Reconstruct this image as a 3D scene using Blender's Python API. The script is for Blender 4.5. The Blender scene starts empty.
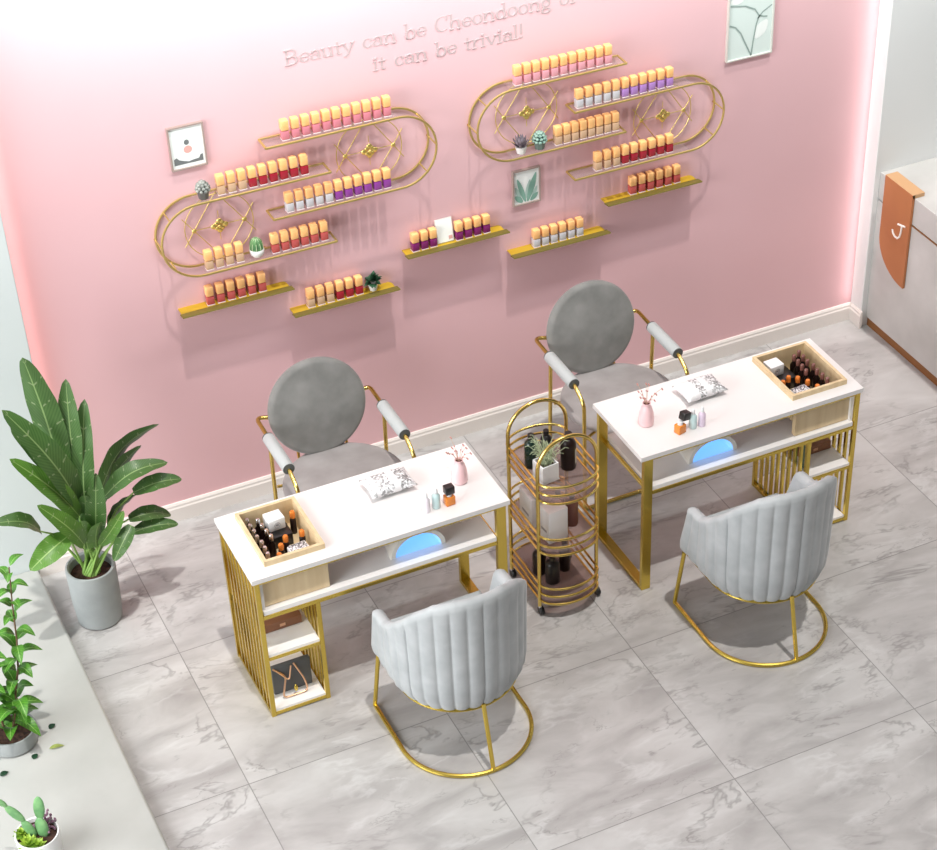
import bpy, bmesh, math, random
from math import sin, cos, pi, radians, sqrt
from mathutils import Vector, Matrix, noise
random.seed(7)
COL = bpy.context.scene.collection

# ------------------------------------------------------------------ materials
def mat(name, col, rough=.5, metal=0., **kw):
    m = bpy.data.materials.new(name); m.use_nodes = True
    b = m.node_tree.nodes['Principled BSDF']
    b.inputs['Base Color'].default_value = (*col, 1)
    b.inputs['Roughness'].default_value = rough
    b.inputs['Metallic'].default_value = metal
    for k, v in kw.items():
        b.inputs[k.replace('_', ' ')].default_value = v
    return m
def nodes(m):
    nt = m.node_tree
    return nt, nt.nodes, nt.links, nt.nodes['Principled BSDF']
def noisy(name, c1, c2, scale=5, rough=.5, metal=0., detail=5, bump=0., stretch=(1, 1, 1), lo=.3, hi=.7, coord='Object', **kw):
    m = mat(name, c1, rough, metal, **kw)
    nt, N, L, b = nodes(m)
    tc = N.new('ShaderNodeTexCoord'); mp = N.new('ShaderNodeMapping'); mp.inputs['Scale'].default_value = stretch
    nz = N.new('ShaderNodeTexNoise'); nz.inputs['Scale'].default_value = scale; nz.inputs['Detail'].default_value = detail
    cr = N.new('ShaderNodeValToRGB'); cr.color_ramp.elements[0].position = lo; cr.color_ramp.elements[1].position = hi
    cr.color_ramp.elements[0].color = (*c1, 1); cr.color_ramp.elements[1].color = (*c2, 1)
    L.new(tc.outputs[coord], mp.inputs[0]); L.new(mp.outputs[0], nz.inputs['Vector'])
    L.new(nz.outputs['Fac'], cr.inputs[0]); L.new(cr.outputs[0], b.inputs['Base Color'])
    if bump:
        bp = N.new('ShaderNodeBump'); bp.inputs['Strength'].default_value = bump; bp.inputs['Distance'].default_value = .01
        L.new(nz.outputs['Fac'], bp.inputs['Height']); L.new(bp.outputs[0], b.inputs['Normal'])
    return m

M = {}
M['pink'] = noisy('pink_wall_paint', (.745, .455, .48), (.775, .485, .51), 1.2, .75)
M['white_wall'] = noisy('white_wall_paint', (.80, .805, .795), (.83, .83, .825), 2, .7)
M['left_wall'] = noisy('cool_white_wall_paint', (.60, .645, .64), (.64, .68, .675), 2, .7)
M['base'] = mat('white_skirting_paint', (.80, .74, .70), .45)
M['gold'] = mat('brushed_gold', (.70, .52, .11), .27, 1.)
M['gold_tube'] = mat('polished_gold_tube', (.78, .58, .17), .22, 1.)
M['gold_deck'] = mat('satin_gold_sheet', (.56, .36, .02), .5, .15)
M['gold_lip'] = mat('shaded_gold_edge', (.17, .13, .022), .6, .1)  # same gold as the deck, with the lip's shade put into the colour
M['laminate'] = mat('white_laminate', (.80, .775, .765), .35)
M['laminate_edge'] = mat('white_board', (.88, .86, .85), .45)
M['wood'] = noisy('pale_oak', (.66, .49, .28), (.78, .62, .39), 9, .5, stretch=(3, 3, .35))
M['dark'] = mat('near_black_plastic', (.012, .01, .01), .3)
M['brown_glass'] = mat('dark_brown_glass', (.012, .005, .004), .3, Specular_IOR_Level=.35)
M['rose_glass'] = mat('rose_brown_glass', (.20, .085, .07), .2)
M['orange_cap'] = mat('copper_orange_cap', (.85, .27, .05), .25, .4)
M['amber'] = mat('amber_polish', (.80, .26, .04), .15)
M['white_box'] = mat('white_card_box', (.86, .87, .88), .5)
M['grey_print'] = mat('grey_print', (.35, .35, .36), .5)
M['vase_pink'] = mat('pink_glazed_ceramic', (.92, .62, .64), .35)
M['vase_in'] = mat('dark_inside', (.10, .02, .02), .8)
M['twig'] = mat('dry_twig', (.55, .36, .26), .8)
M['bud'] = mat('dusty_pink_bud', (.62, .30, .27), .8)
M['soil'] = noisy('dark_soil', (.02, .008, .006), (.08, .035, .02), 60, .95, bump=.6)
M['pot_grey'] = noisy('cast_concrete_pot', (.27, .29, .29), (.35, .37, .37), 7, .7)
M['pot_white'] = mat('white_ceramic', (.82, .82, .82), .35)
M['ledge'] = noisy('pale_concrete_ledge', (.40, .405, .385), (.50, .505, .485), 2.6, .45, detail=8)
M['counter'] = noisy('pale_marble_counter', (.50, .485, .465), (.64, .62, .60), 3.5, .4, detail=8)
M['copper'] = noisy('copper_brown_board', (.42, .145, .05), (.56, .21, .075), 2, .4)
M['copper_top'] = mat('light_tan_edge', (.62, .36, .18), .5)
M['kick'] = mat('brown_kickboard', (.30, .12, .035), .5)
M['white_mark'] = mat('white_mark', (.9, .85, .8), .5)
M['rubber'] = mat('black_rubber', (.01, .01, .01), .4)
M['chrome'] = mat('chrome', (.8, .8, .8), .15, 1.)
M['cushion_grey'] = noisy('grey_velvet', (.17, .168, .16), (.255, .25, .24), 9, .9, detail=3, Sheen_Weight=.35, Sheen_Roughness=.4)
M['seat_grey'] = noisy('grey_velvet_seat', (.25, .225, .22), (.33, .305, .30), 8, .9, detail=3, Sheen_Weight=.35, Sheen_Roughness=.4)
M['pad_grey'] = mat('pale_grey_arm_velvet', (.42, .44, .44), .8, Sheen_Weight=.3)
M['pad_end'] = mat('dark_grey_pad_end', (.10, .11, .11), .6)
M['velvet'] = noisy('silver_grey_velvet', (.39, .41, .42), (.48, .50, .51), 11, .85, detail=3, Sheen_Weight=.25, Sheen_Roughness=.35)
M['frame_brown'] = mat('taupe_frame', (.36, .27, .24), .5)
M['frame_pale'] = mat('pale_frame', (.62, .60, .55), .5)
M['paper'] = mat('white_print_paper', (.86, .88, .85), .7)
M['mint'] = mat('mint_print_paper', (.68, .76, .72), .7)
M['letter'] = mat('pale_pink_letters', (.52, .395, .40), .95)
M['lace'] = mat('grey_lace', (.52, .52, .54), .8)
M['sage'] = mat('sage_print', (.22, .40, .32), .7)
M['sage2'] = mat('pale_sage_print', (.42, .56, .50), .7)
M['ink'] = mat('grey_ink', (.16, .17, .17), .7)
M['blush'] = mat('blush_print', (.70, .38, .34), .7)
M['cactus'] = noisy('cactus_green', (.05, .16, .06), (.16, .32, .12), 25, .6)
M['prickly'] = noisy('prickly_pear_green', (.10, .27, .10), (.21, .42, .17), 30, .55)
M['lime'] = noisy('lime_succulent', (.12, .30, .02), (.45, .60, .08), 25, .45)
M['darkgreen'] = noisy('dark_green_leaves', (.01, .05, .025), (.04, .13, .06), 40, .5)
M['greysucc'] = noisy('grey_succulent', (.12, .13, .12), (.42, .44, .40), 60, .6)
M['plum'] = noisy('plum_succulent', (.12, .055, .09), (.34, .19, .27), 60, .6)
M['mauve'] = noisy('mauve_succulent', (.10, .08, .10), (.36, .30, .34), 60, .5)
M['bluegreen'] = noisy('blue_green_succulent', (.10, .22, .18), (.35, .50, .42), 60, .5)
M['stem'] = mat('green_stem', (.25, .42, .10), .5)
M['bark'] = mat('brown_bark', (.16, .09, .05), .8)
M['dryleaf'] = mat('yellow_green_leaf', (.45, .52, .15), .6)
M['pale_grass'] = mat('pale_green_grass', (.42, .48, .30), .7)
M['clutch'] = mat('dark_grey_leather', (.10, .105, .11), .5)
M['tan_box'] = mat('tan_leather', (.28, .12, .06), .45)
M['rose_gold'] = mat('rose_gold_cord', (.80, .48, .30), .35, .6)
M['lamp_white'] = mat('cream_lamp_plastic', (.78, .76, .70), .3)
M['opal_pink'] = mat('opal_lilac_bottle', (.80, .66, .80), .2)
M['opal_white'] = mat('opal_white_bottle', (.86, .80, .86), .2)
M['opal_green'] = mat('opal_mint_bottle', (.60, .78, .78), .2)
M['label'] = mat('grey_paper_label', (.6, .58, .55), .6)
M['pouch'] = mat('kraft_brown_pouch', (.40, .19, .13), .5)
M['ornament'] = mat('antique_gold', (.74, .58, .18), .35, .8)
M['rail_gold'] = mat('rail_gold', (.66, .50, .18), .35, .8)

def see_through(name, tint, fac, rough=.05):
    m = bpy.data.materials.new(name); m.use_nodes = True
    nt = m.node_tree; N = nt.nodes; L = nt.links
    for n in list(N): N.remove(n)
    o = N.new('ShaderNodeOutputMaterial'); mx = N.new('ShaderNodeMixShader'); t = N.new('ShaderNodeBsdfTransparent'); p = N.new('ShaderNodeBsdfPrincipled')
    t.inputs[0].default_value = (*tint, 1); p.inputs['Base Color'].default_value = (*tint, 1); p.inputs['Roughness'].default_value = rough
    mx.inputs[0].default_value = fac; L.new(t.outputs[0], mx.inputs[1]); L.new(p.outputs[0], mx.inputs[2]); L.new(mx.outputs[0], o.inputs[0])
    return m
M['acrylic'] = see_through('clear_acrylic', (.97, .95, .95), .04)
M['smoke'] = see_through('smoked_glass', (.72, .62, .60), .15)

# glowing curing-lamp interior
m = mat('blue_lamp_glow', (.35, .6, .9), .4); M['blue'] = m
nt, N, L, b = nodes(m)
b.inputs['Emission Color'].default_value = (.28, .56, .95, 1); b.inputs['Emission Strength'].default_value = .5

# glitter / sequin
m = mat('silver_sequins', (.7, .7, .7), .35, .25); M['glitter'] = m
nt, N, L, b = nodes(m)
vo = N.new('ShaderNodeTexVoronoi'); vo.inputs['Scale'].default_value = 170
tc = N.new('ShaderNodeTexCoord'); L.new(tc.outputs['Object'], vo.inputs['Vector'])
cr = N.new('ShaderNodeValToRGB'); cr.color_ramp.elements[0].position = .25; cr.color_ramp.elements[1].position = .75
cr.color_ramp.elements[0].color = (.13, .13, .14, 1); cr.color_ramp.elements[1].color = (.9, .9, .92, 1)
sp = N.new('ShaderNodeSeparateColor'); L.new(vo.outputs['Color'], sp.inputs[0]); L.new(sp.outputs[0], cr.inputs[0]); L.new(cr.outputs[0], b.inputs['Base Color'])
def pillow_mat(name, stripes, dark):
    # broad bands across the cushion: sequinned silver and plain white
    m = mat(name, (.8, .8, .8), .45); nt, N, L, b = nodes(m)
    tc = N.new('ShaderNodeTexCoord'); se = N.new('ShaderNodeSeparateXYZ'); L.new(tc.outputs['Object'], se.inputs[0])
    cr = N.new('ShaderNodeValToRGB'); cr.color_ramp.interpolation = 'CONSTANT'
    ma = N.new('ShaderNodeMath'); ma.operation = 'MULTIPLY_ADD'; ma.inputs[1].default_value = 5; ma.inputs[2].default_value = .5
    L.new(se.outputs[0], ma.inputs[0]); L.new(ma.outputs[0], cr.inputs[0])
    els = cr.color_ramp.elements
    els[0].position = 0; els[0].color = (stripes[0][1],) * 3 + (1,)
    els[1].position = stripes[1][0]; els[1].color = (stripes[1][1],) * 3 + (1,)
    for p, v in stripes[2:]:
        e = els.new(p); e.color = (v, v, v, 1)
    vo = N.new('ShaderNodeTexVoronoi'); vo.inputs['Scale'].default_value = 120; L.new(tc.outputs['Object'], vo.inputs['Vector'])
    sp = N.new('ShaderNodeSeparateColor'); L.new(vo.outputs['Color'], sp.inputs[0])
    c2 = N.new('ShaderNodeValToRGB'); c2.color_ramp.elements[0].color = (dark, dark, dark, 1); c2.color_ramp.elements[0].position = .2
    c2.color_ramp.elements[1].color = (.95, .95, .97, 1); c2.color_ramp.elements[1].position = .8
    L.new(sp.outputs[0], c2.inputs[0])
    mx = N.new('ShaderNodeMix'); mx.data_type = 'RGBA'; L.new(cr.outputs[0], mx.inputs['Factor'])
    mx.inputs['A'].default_value = (.86, .85, .86, 1); L.new(c2.outputs[0], mx.inputs['B']); L.new(mx.outputs['Result'], b.inputs['Base Color'])
    return m
M['pillow_a'] = pillow_mat('silver_white_sequin_cushion', [(0, .6), (.12, .1), (.2, .8), (.52, .05), (.66, .9), (.9, .5)], .16)
M['pillow_b'] = pillow_mat('grey_white_banded_cushion', [(0, .1), (.22, .05), (.32, .95), (.5, .1), (.62, .55), (.72, .9)], .2)

# marble floor: every tile carries the same printed veins
FX, FY, T = -.2064, -.8824, .8698
m = mat('grey_marble_tiles', (.5, .5, .5), .38); M['floor'] = m
nt, N, L, b = nodes(m)
def math_(op, a, bb=None, c=None):
    n = N.new('ShaderNodeMath'); n.operation = op
    for i, v in enumerate((a, bb, c)):
        if v is None: continue
        if isinstance(v, (int, float)): n.inputs[i].default_value = v
        else: L.new(v, n.inputs[i])
    return n.outputs[0]
def ramp(src, els, interp='LINEAR'):
    cr = N.new('ShaderNodeValToRGB'); cr.color_ramp.interpolation = interp
    e = cr.color_ramp.elements
    e[0].position, e[0].color = els[0][0], (*els[0][1], 1)
    e[1].position, e[1].color = els[-1][0], (*els[-1][1], 1)
    for p, c in els[1:-1]:
        x = e.new(p); x.color = (*c, 1)
    L.new(src, cr.inputs[0]); return cr.outputs[0]
def mix(f, a, c, blend='MIX'):
    n = N.new('ShaderNodeMix'); n.data_type = 'RGBA'; n.blend_type = blend
    for k, v in (('Factor', f), ('A', a), ('B', c)):
        if isinstance(v, (int, float)): n.inputs[k].default_value = v
        elif isinstance(v, tuple): n.inputs[k].default_value = (*v, 1)
        else: L.new(v, n.inputs[k])
    return n.outputs['Result']
geo = N.new('ShaderNodeNewGeometry'); se = N.new('ShaderNodeSeparateXYZ'); L.new(geo.outputs['Position'], se.inputs[0])
ux = math_('DIVIDE', math_('SUBTRACT', se.outputs[0], FX), T); uy = math_('DIVIDE', math_('SUBTRACT', se.outputs[1], FY), T)
fx = math_('FRACT', ux); fy = math_('FRACT', uy); cxn = math_('FLOOR', ux); cyn = math_('FLOOR', uy)
cb = N.new('ShaderNodeCombineXYZ'); L.new(fx, cb.inputs[0]); L.new(fy, cb.inputs[1])
L.new(math_('MULTIPLY', math_('ADD', math_('MULTIPLY', cxn, .37), math_('MULTIPLY', cyn, .61)), .25), cb.inputs[2])
mp = N.new('ShaderNodeMapping'); mp.inputs['Rotation'].default_value = (0, 0, radians(52)); mp.inputs['Scale'].default_value = (1.0, 2.6, 1)
L.new(cb.outputs[0], mp.inputs[0])
def nz(vec, scale, detail=6, rough=.55, dist=0.):
    n = N.new('ShaderNodeTexNoise'); n.inputs['Scale'].default_value = scale; n.inputs['Detail'].default_value = detail
    n.inputs['Roughness'].default_value = rough; n.inputs['Distortion'].default_value = dist; L.new(vec, n.inputs['Vector']); return n.outputs['Fac']
cloud = nz(mp.outputs[0], 1.5, 6, .55, .6)
col = ramp(cloud, [(.30, (.325, .31, .305)), (.48, (.43, .415, .408)), (.70, (.54, .53, .523))])
def vein(scale, wid, depth, dist):
    v = nz(mp.outputs[0], scale, 5, .6, dist)
    d = math_('ABSOLUTE', math_('SUBTRACT', v, .5))
    return math_('MULTIPLY', ramp(d, [(0, (1, 1, 1)), (wid, (0, 0, 0))]), depth)
vm = ramp(nz(cb.outputs[0], 2.6, 2), [(.40, (0, 0, 0)), (.56, (1, 1, 1))])
col = mix(math_('MULTIPLY', vein(1.1, .016, .62, .35), vm), col, (.20, .19, .185))

mask = ramp(nz(cb.outputs[0], 3.1, 3), [(.45, (0, 0, 0)), (.62, (1, 1, 1))])
col = mix(math_('MULTIPLY', vein(1.7, .05, .35, .5), mask), col, (.66, .66, .66))
ex = math_('MINIMUM', fx, math_('SUBTRACT', 1., fx)); ey = math_('MINIMUM', fy, math_('SUBTRACT', 1., fy))
gr = math_('LESS_THAN', math_('MINIMUM', ex, ey), .0026)
col = mix(math_('MULTIPLY', gr, .8), col, (.20, .195, .19))
vm2 = ramp(nz(cb.outputs[0], 4.1, 2), [(.50, (0, 0, 0)), (.62, (1, 1, 1))])
col = mix(math_('MULTIPLY', vein(2.9, .012, .5, .4), vm2), col, (.20, .19, .185))
L.new(col, b.inputs['Base Color'])

# leaf material: uses each leaf's own UV (u across, v along)
def leaf_mat(name, dark, mid, rib, freq=26, depth=.5):
    m = mat(name, dark, .42); nt2 = m.node_tree
    global N, L
    N, L = nt2.nodes, nt2.links; b = N['Principled BSDF']
    uv = N.new('ShaderNodeUVMap'); s = N.new('ShaderNodeSeparateXYZ'); L.new(uv.outputs[0], s.inputs[0])
    a = math_('ABSOLUTE', math_('SUBTRACT', s.outputs[0], .5))
    w = math_('SINE', math_('MULTIPLY', math_('ADD', s.outputs[1], math_('MULTIPLY', a, -.35)), freq * 6.28))
    c = mix(math_('MULTIPLY', math_('ADD', w, 1.), depth * .5), dark, mid)
    nzz = N.new('ShaderNodeTexNoise'); nzz.inputs['Scale'].default_value = 6; L.new(uv.outputs[0], nzz.inputs['Vector'])
    c = mix(math_('MULTIPLY', nzz.outputs['Fac'], .5), c, mid)
    if freq > 20:   # thin pale tears running out from the midrib
        cl = math_('ABSOLUTE', math_('SINE', math_('MULTIPLY', math_('ADD', s.outputs[1], math_('MULTIPLY', a, -.12)), 5.3 * 3.1416)))
        tear = math_('MULTIPLY', math_('LESS_THAN', cl, .11), math_('GREATER_THAN', nzz.outputs['Fac'], .50))
        c = mix(math_('MULTIPLY', tear, .5), c, (.34, .40, .22))
    c = mix(ramp(a, [(.012, (1, 1, 1)), (.035, (0, 0, 0))]), c, rib)
    L.new(c, b.inputs['Base Color']); b.inputs['Subsurface Weight'].default_value = 0
    return m
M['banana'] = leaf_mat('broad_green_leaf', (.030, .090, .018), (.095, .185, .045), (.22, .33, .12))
M['banana_lit'] = leaf_mat('broad_lit_green_leaf', (.05, .15, .018), (.14, .29, .04), (.30, .46, .14))  # same leaf, brighter copy: light painted into the green
M['glossy'] = leaf_mat('glossy_green_leaf', (.020, .12, .010), (.14, .38, .025), (.30, .55, .14), 9, .35)

# ------------------------------------------------------------------ mesh builder
class G:
    def __init__(s): s.bm = bmesh.new(); s.uv = None
    def box(s, lo, hi, bev=0., rot=0., segs=2):
        lo, hi = Vector(lo), Vector(hi); c = (lo + hi) / 2; d = hi - lo
        r = bmesh.ops.create_cube(s.bm, size=1)
        mt = Matrix.Translation(c) @ Matrix.Rotation(rot, 4, 'Z') @ Matrix.Diagonal((abs(d.x), abs(d.y), abs(d.z), 1))
        bmesh.ops.transform(s.bm, matrix=mt, verts=r['verts'])
        if bev:
            es = {e for v in r['verts'] for e in v.link_edges}
            bmesh.ops.bevel(s.bm, geom=list(es), offset=bev, segments=segs, affect='EDGES', profile=.5)
        return s
    def ring_strip(s, rings, closed=False, cap=True):
        vs = [[s.bm.verts.new(p) for p in r] for r in rings]
        n = len(vs[0]); m_ = len(vs)
        for i in range(m_ if closed else m_ - 1):
            a, b2 = vs[i], vs[(i + 1) % m_]
            for j in range(n):
                s.bm.faces.new((a[j], a[(j + 1) % n], b2[(j + 1) % n], b2[j]))
        if cap and not closed:
            s.bm.faces.new(vs[0][::-1]); s.bm.faces.new(vs[-1])
        return s
    def tube(s, pts, r, closed=False, n=8, taper=None):
        pts = [Vector(p) for p in pts]; m_ = len(pts); rings = []; up = None
        for i, p in enumerate(pts):
            if closed: t = pts[(i + 1) % m_] - pts[i - 1]
            else: t = pts[min(i + 1, m_ - 1)] - pts[max(i - 1, 0)]
            t.normalize()
            if up is None:
                up = Vector((0, 0, 1)) if abs(t.z) < .9 else Vector((1, 0, 0))
            up = (up - t * up.dot(t))
            up.normalize(); sd = t.cross(up)
            rr = r if taper is None else r + (taper - r) * i / (m_ - 1)
            # widen at bends so the tube keeps its bore
            rings.append([p + (up * cos(2 * pi * k / n) + sd * sin(2 * pi * k / n)) * rr for k in range(n)])
        return s.ring_strip(rings, closed)
    def lathe(s, prof, c=(0, 0, 0), n=32, M4=None):
        c = Vector(c); rings = []
        for (r, z) in prof:
            rings.append([c + Vector((max(r, .0002) * cos(2 * pi * k / n), max(r, .0002) * sin(2 * pi * k / n), z)) for k in range(n)])
        if M4 is not None: rings = [[M4 @ p for p in r] for r in rings]
        return s.ring_strip(rings)
    def prism(s, poly, z0, z1, M4=None, bev=0.):
        M4 = M4 or Matrix.Identity(4)
        a = [s.bm.verts.new(M4 @ Vector((x, y, z0))) for x, y in poly]; b2 = [s.bm.verts.new(M4 @ Vector((x, y, z1))) for x, y in poly]
        n = len(poly); fs = [s.bm.faces.new(a[::-1]), s.bm.faces.new(b2)]
        for i in range(n): s.bm.faces.new((a[i], a[(i + 1) % n], b2[(i + 1) % n], b2[i]))
        if bev:
            es = [e for f in fs for e in f.edges]
            bmesh.ops.bevel(s.bm, geom=es, offset=bev, segments=3, affect='EDGES', profile=.5)
        return s
    def sphere(s, c, r, sc=(1, 1, 1), u=12, v=8, M4=None):
        rr = bmesh.ops.create_uvsphere(s.bm, u_segments=u, v_segments=v, radius=r)
        mt = Matrix.Translation(Vector(c)) @ (M4 or Matrix.Identity(4)) @ Matrix.Diagonal((*sc, 1))
        bmesh.ops.transform(s.bm, matrix=mt, verts=rr['verts']); return s
    def leaf(s, base, tip, w, sag=.15, fold=.25, side=None, n=14, curl=0., shape='long', wave=0.):
        if s.uv is None: s.uv = s.bm.loops.layers.uv.new('UVMap')
        base, tip = Vector(base), Vector(tip); ax = tip - base; Ln = ax.length; ax.normalize()
        side = Vector(side) if side else ax.cross(Vector((0, 0, 1)))
        if side.length < .05: side = Vector((1, 0, 0))
        side = (side - ax * side.dot(ax)).normalized(); nrm = side.cross(ax).normalized()
        if nrm.z < 0: nrm = -nrm
        prev = None; us = (0, .25, .5, .75, 1)
        for i in range(n + 1):
            v = i / n
            if shape == 'long': ww = w * (sin(pi * (.04 + .955 * v) ** .85)) ** .55 if v < 1 else 0
            else: ww = w * sin(pi * v ** .8) ** .75 if 0 < v < 1 else 0
            ww = max(ww, .0012)
            mid = base + ax * Ln * v + nrm * (sin(pi * v) * sag * Ln) - Vector((0, 0, 1)) * curl * Ln * v * v
            row = []
            for u in us:
                o = (u - .5) * 2
                row.append((s.bm.verts.new(mid + side * o * ww / 2 + nrm * (abs(o) * fold * ww / 2 + wave * ww * sin(v * 21 + o * 2) * abs(o))), u, v))
            if prev:
                for j in range(4):
                    q = (prev[j], prev[j + 1], row[j + 1], row[j])
                    f = s.bm.faces.new([x[0] for x in q])
                    for lp, x in zip(f.loops, q): lp[s.uv].uv = (x[1], x[2])
            prev = row
        return s
    def build(s, name, material, parent=None, smooth=True, ang=38, **props):
        bm = s.bm; bmesh.ops.recalc_face_normals(bm, faces=bm.faces) if s.uv is None else None
        for f in bm.faces: f.smooth = smooth
        if smooth:
            for e in bm.edges:
                if len(e.link_faces) == 2 and e.calc_face_angle(0) > radians(ang): e.smooth = False
        me = bpy.data.meshes.new(name); bm.to_mesh(me); bm.free()
        if not isinstance(material, (list, tuple)): material = [material]
        for mm in material: me.materials.append(mm)
        o = bpy.data.objects.new(name, me); COL.objects.link(o)
        if parent: o.parent = parent
        for k, v in props.items(): o[k] = v
        return o

def tag(o, label, cat, group=None, kind=None):
    o['label'] = label; o['category'] = cat
    if group: o['group'] = group
    if kind: o['kind'] = kind
    return o
def thing(name, loc, label, cat, group=None, rz=0.):
    o = bpy.data.objects.new(name, None); COL.objects.link(o); o.location = loc; o.rotation_euler = (0, 0, rz)
    o.empty_display_size = .05
    return tag(o, label, cat, group)
def kids(o): return [c for c in COL.objects if c.parent is o]
def dup(o, loc=None, label=None, group=None, parent=None, rz=None):
    c = o.copy(); COL.objects.link(c)
    if parent: c.parent = parent
    if loc is not None: c.location = loc
    if rz is not None: c.rotation_euler = (0, 0, rz)
    if label: c['label'] = label
    if group: c['group'] = group
    for ch in list(o.children): dup(ch, parent=c)
    return c
def struct(o): o['kind'] = 'structure'; return o
def arc(c, r, a0, a1, n, plane='xz', y=0.):
    out = []
    for i in range(n + 1):
        a = radians(a0 + (a1 - a0) * i / n)
        if plane == 'xz': out.append((c[0] + r * cos(a), y, c[1] + r * sin(a)))
        else: out.append((c[0] + r * cos(a), c[1] + r * sin(a), y))
    return out
def fillet(pts, r, n=5):
    pts = [Vector(p) for p in pts]; out = [pts[0]]
    for i in range(1, len(pts) - 1):
        a, p, b2 = pts[i - 1], pts[i], pts[i + 1]
        d0 = (a - p); d1 = (b2 - p); rr = min(r, d0.length * .45, d1.length * .45)
        p0 = p + d0.normalized() * rr; p1 = p + d1.normalized() * rr
        for k in range(n + 1):
            t = k / n; out.append(p0 * (1 - t) ** 2 + p * 2 * t * (1 - t) + p1 * t * t)
    out.append(pts[-1]); return out
ORD = ['first', 'second', 'third', 'fourth', 'fifth', 'sixth', 'seventh', 'eighth', 'ninth', 'tenth', 'eleventh']

# ------------------------------------------------------------------ room shell
XL, XR = -.44, 3.80
struct(G().box((-3, -6, -.06), (6, .12, 0)).build('floor', M['floor'], smooth=False))
struct(G().box((XL - .3, 0, 0), (XR + .3, .12, 3.1)).build('wall_back', M['pink'], smooth=False))
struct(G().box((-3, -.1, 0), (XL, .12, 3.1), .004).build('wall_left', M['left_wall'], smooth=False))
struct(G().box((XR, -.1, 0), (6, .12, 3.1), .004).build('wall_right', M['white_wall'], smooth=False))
def skirting(name, a, b2, out, h=.1, t=.016):
    a, b2, out = Vector(a), Vector(b2), Vector(out); g = G()
    prof = [(0, 0), (t, 0), (t, h * .72), (t * .75, h * .8), (t * .75, h * .9), (t * .4, h), (0, h)]
    g.ring_strip([[p + out * x + Vector((0, 0, z)) for x, z in prof] for p in (a, b2)])
    return struct(g.build(name, M['base'], smooth=False))
skirting('baseboard_back', (XL, 0, 0), (XR, 0, 0), (0, -1, 0))
skirting('baseboard_right', (XR, -.016, 0), (XR, -.116, 0), (-1, 0, 0))
skirting('baseboard_left', (-.60, -.1, 0), (XL, -.1, 0), (0, -1, 0))
# low raised platform along the window side
g = G(); g.box((-3, -4.2, 0), (-.603, -.1, .05), .016, segs=4)
struct(g.build('trim_1', M['ledge'], ang=60))

# ------------------------------------------------------------------ reception counter
cx = 3.832
ctr = thing('reception_counter', (cx, -.1, 0), 'pale marble reception counter with brown base strip at the right wall', 'counter')
def L3(o, v): return tuple(a - b_ for a, b_ in zip(v, o))
g = G(); g.box((0, -2.6, .058), (1.2, -.001, .757)); g.box((0, -2.6, .768), (1.2, -.001, .915), .003); g.box((.01, -2.6, .757), (1.2, -.001, .768))
g.build('body', M['counter'], ctr, smooth=False)
G().box((.012, -2.6, 0), (1.2, -.001, .058)).build('kickboard', M['kick'], ctr, smooth=False)
G().box((-.001, -2.6, .760), (.004, -.305, .766)).build('groove_strip', M['kick'], ctr, smooth=False)
emb = None
g = G()
# board outline in (y, z): quarter-round lower corner on the wall side
y0, y1, zt, zb = -.065, -.302, .934, .40
poly = [(y0, zt), (y0, .60)]
for i in range(1, 12):
    t = i / 12 * pi / 2
    poly.append((y0 + (y1 - y0) * (1 - cos(t)) * 1.0, .60 - (.60 - zb) * sin(t)))
poly += [(y1, zb), (y1, zt)]
MX = Matrix(((0, 0, 1, 0), (1, 0, 0, 0), (0, 1, 0, 0), (0, 0, 0, 1)))
g.prism(poly, -.016, -.002, MX)
bd = g.build('emblem_board', M['copper'], ctr, smooth=False, label='copper brown board with rounded lower corner hung over the counter edge')
g = G()
hook = [(-.002, .916), (.055, .916), (.055, .934), (-.016, .934), (-.016, .930), (-.002, .930)]
MY = Matrix(((1, 0, 0, 0), (0, 0, 1, 0), (0, 1, 0, 0), (0, 0, 0, 1)))
g.prism([(-.0155, .9165), (.055, .9165), (.055, .936), (-.0155, .936)], y1, y0, MY)
g.build('board_hook', M['copper_top'], bd, smooth=False)
g = G()
xm = -.018
g.tube([(xm, -.212, .730), (xm, -.272, .744)], .0055, n=6)
g.tube([(xm, -.245, .735), (xm, -.243, .700), (xm, -.235, .668), (xm, -.218, .652), (xm, -.195, .652), (xm, -.178, .664), (xm, -.172, .680)], .0055, n=6)
g.build('emblem_mark', M['white_mark'], bd, label='white hooked letter mark')

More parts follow.
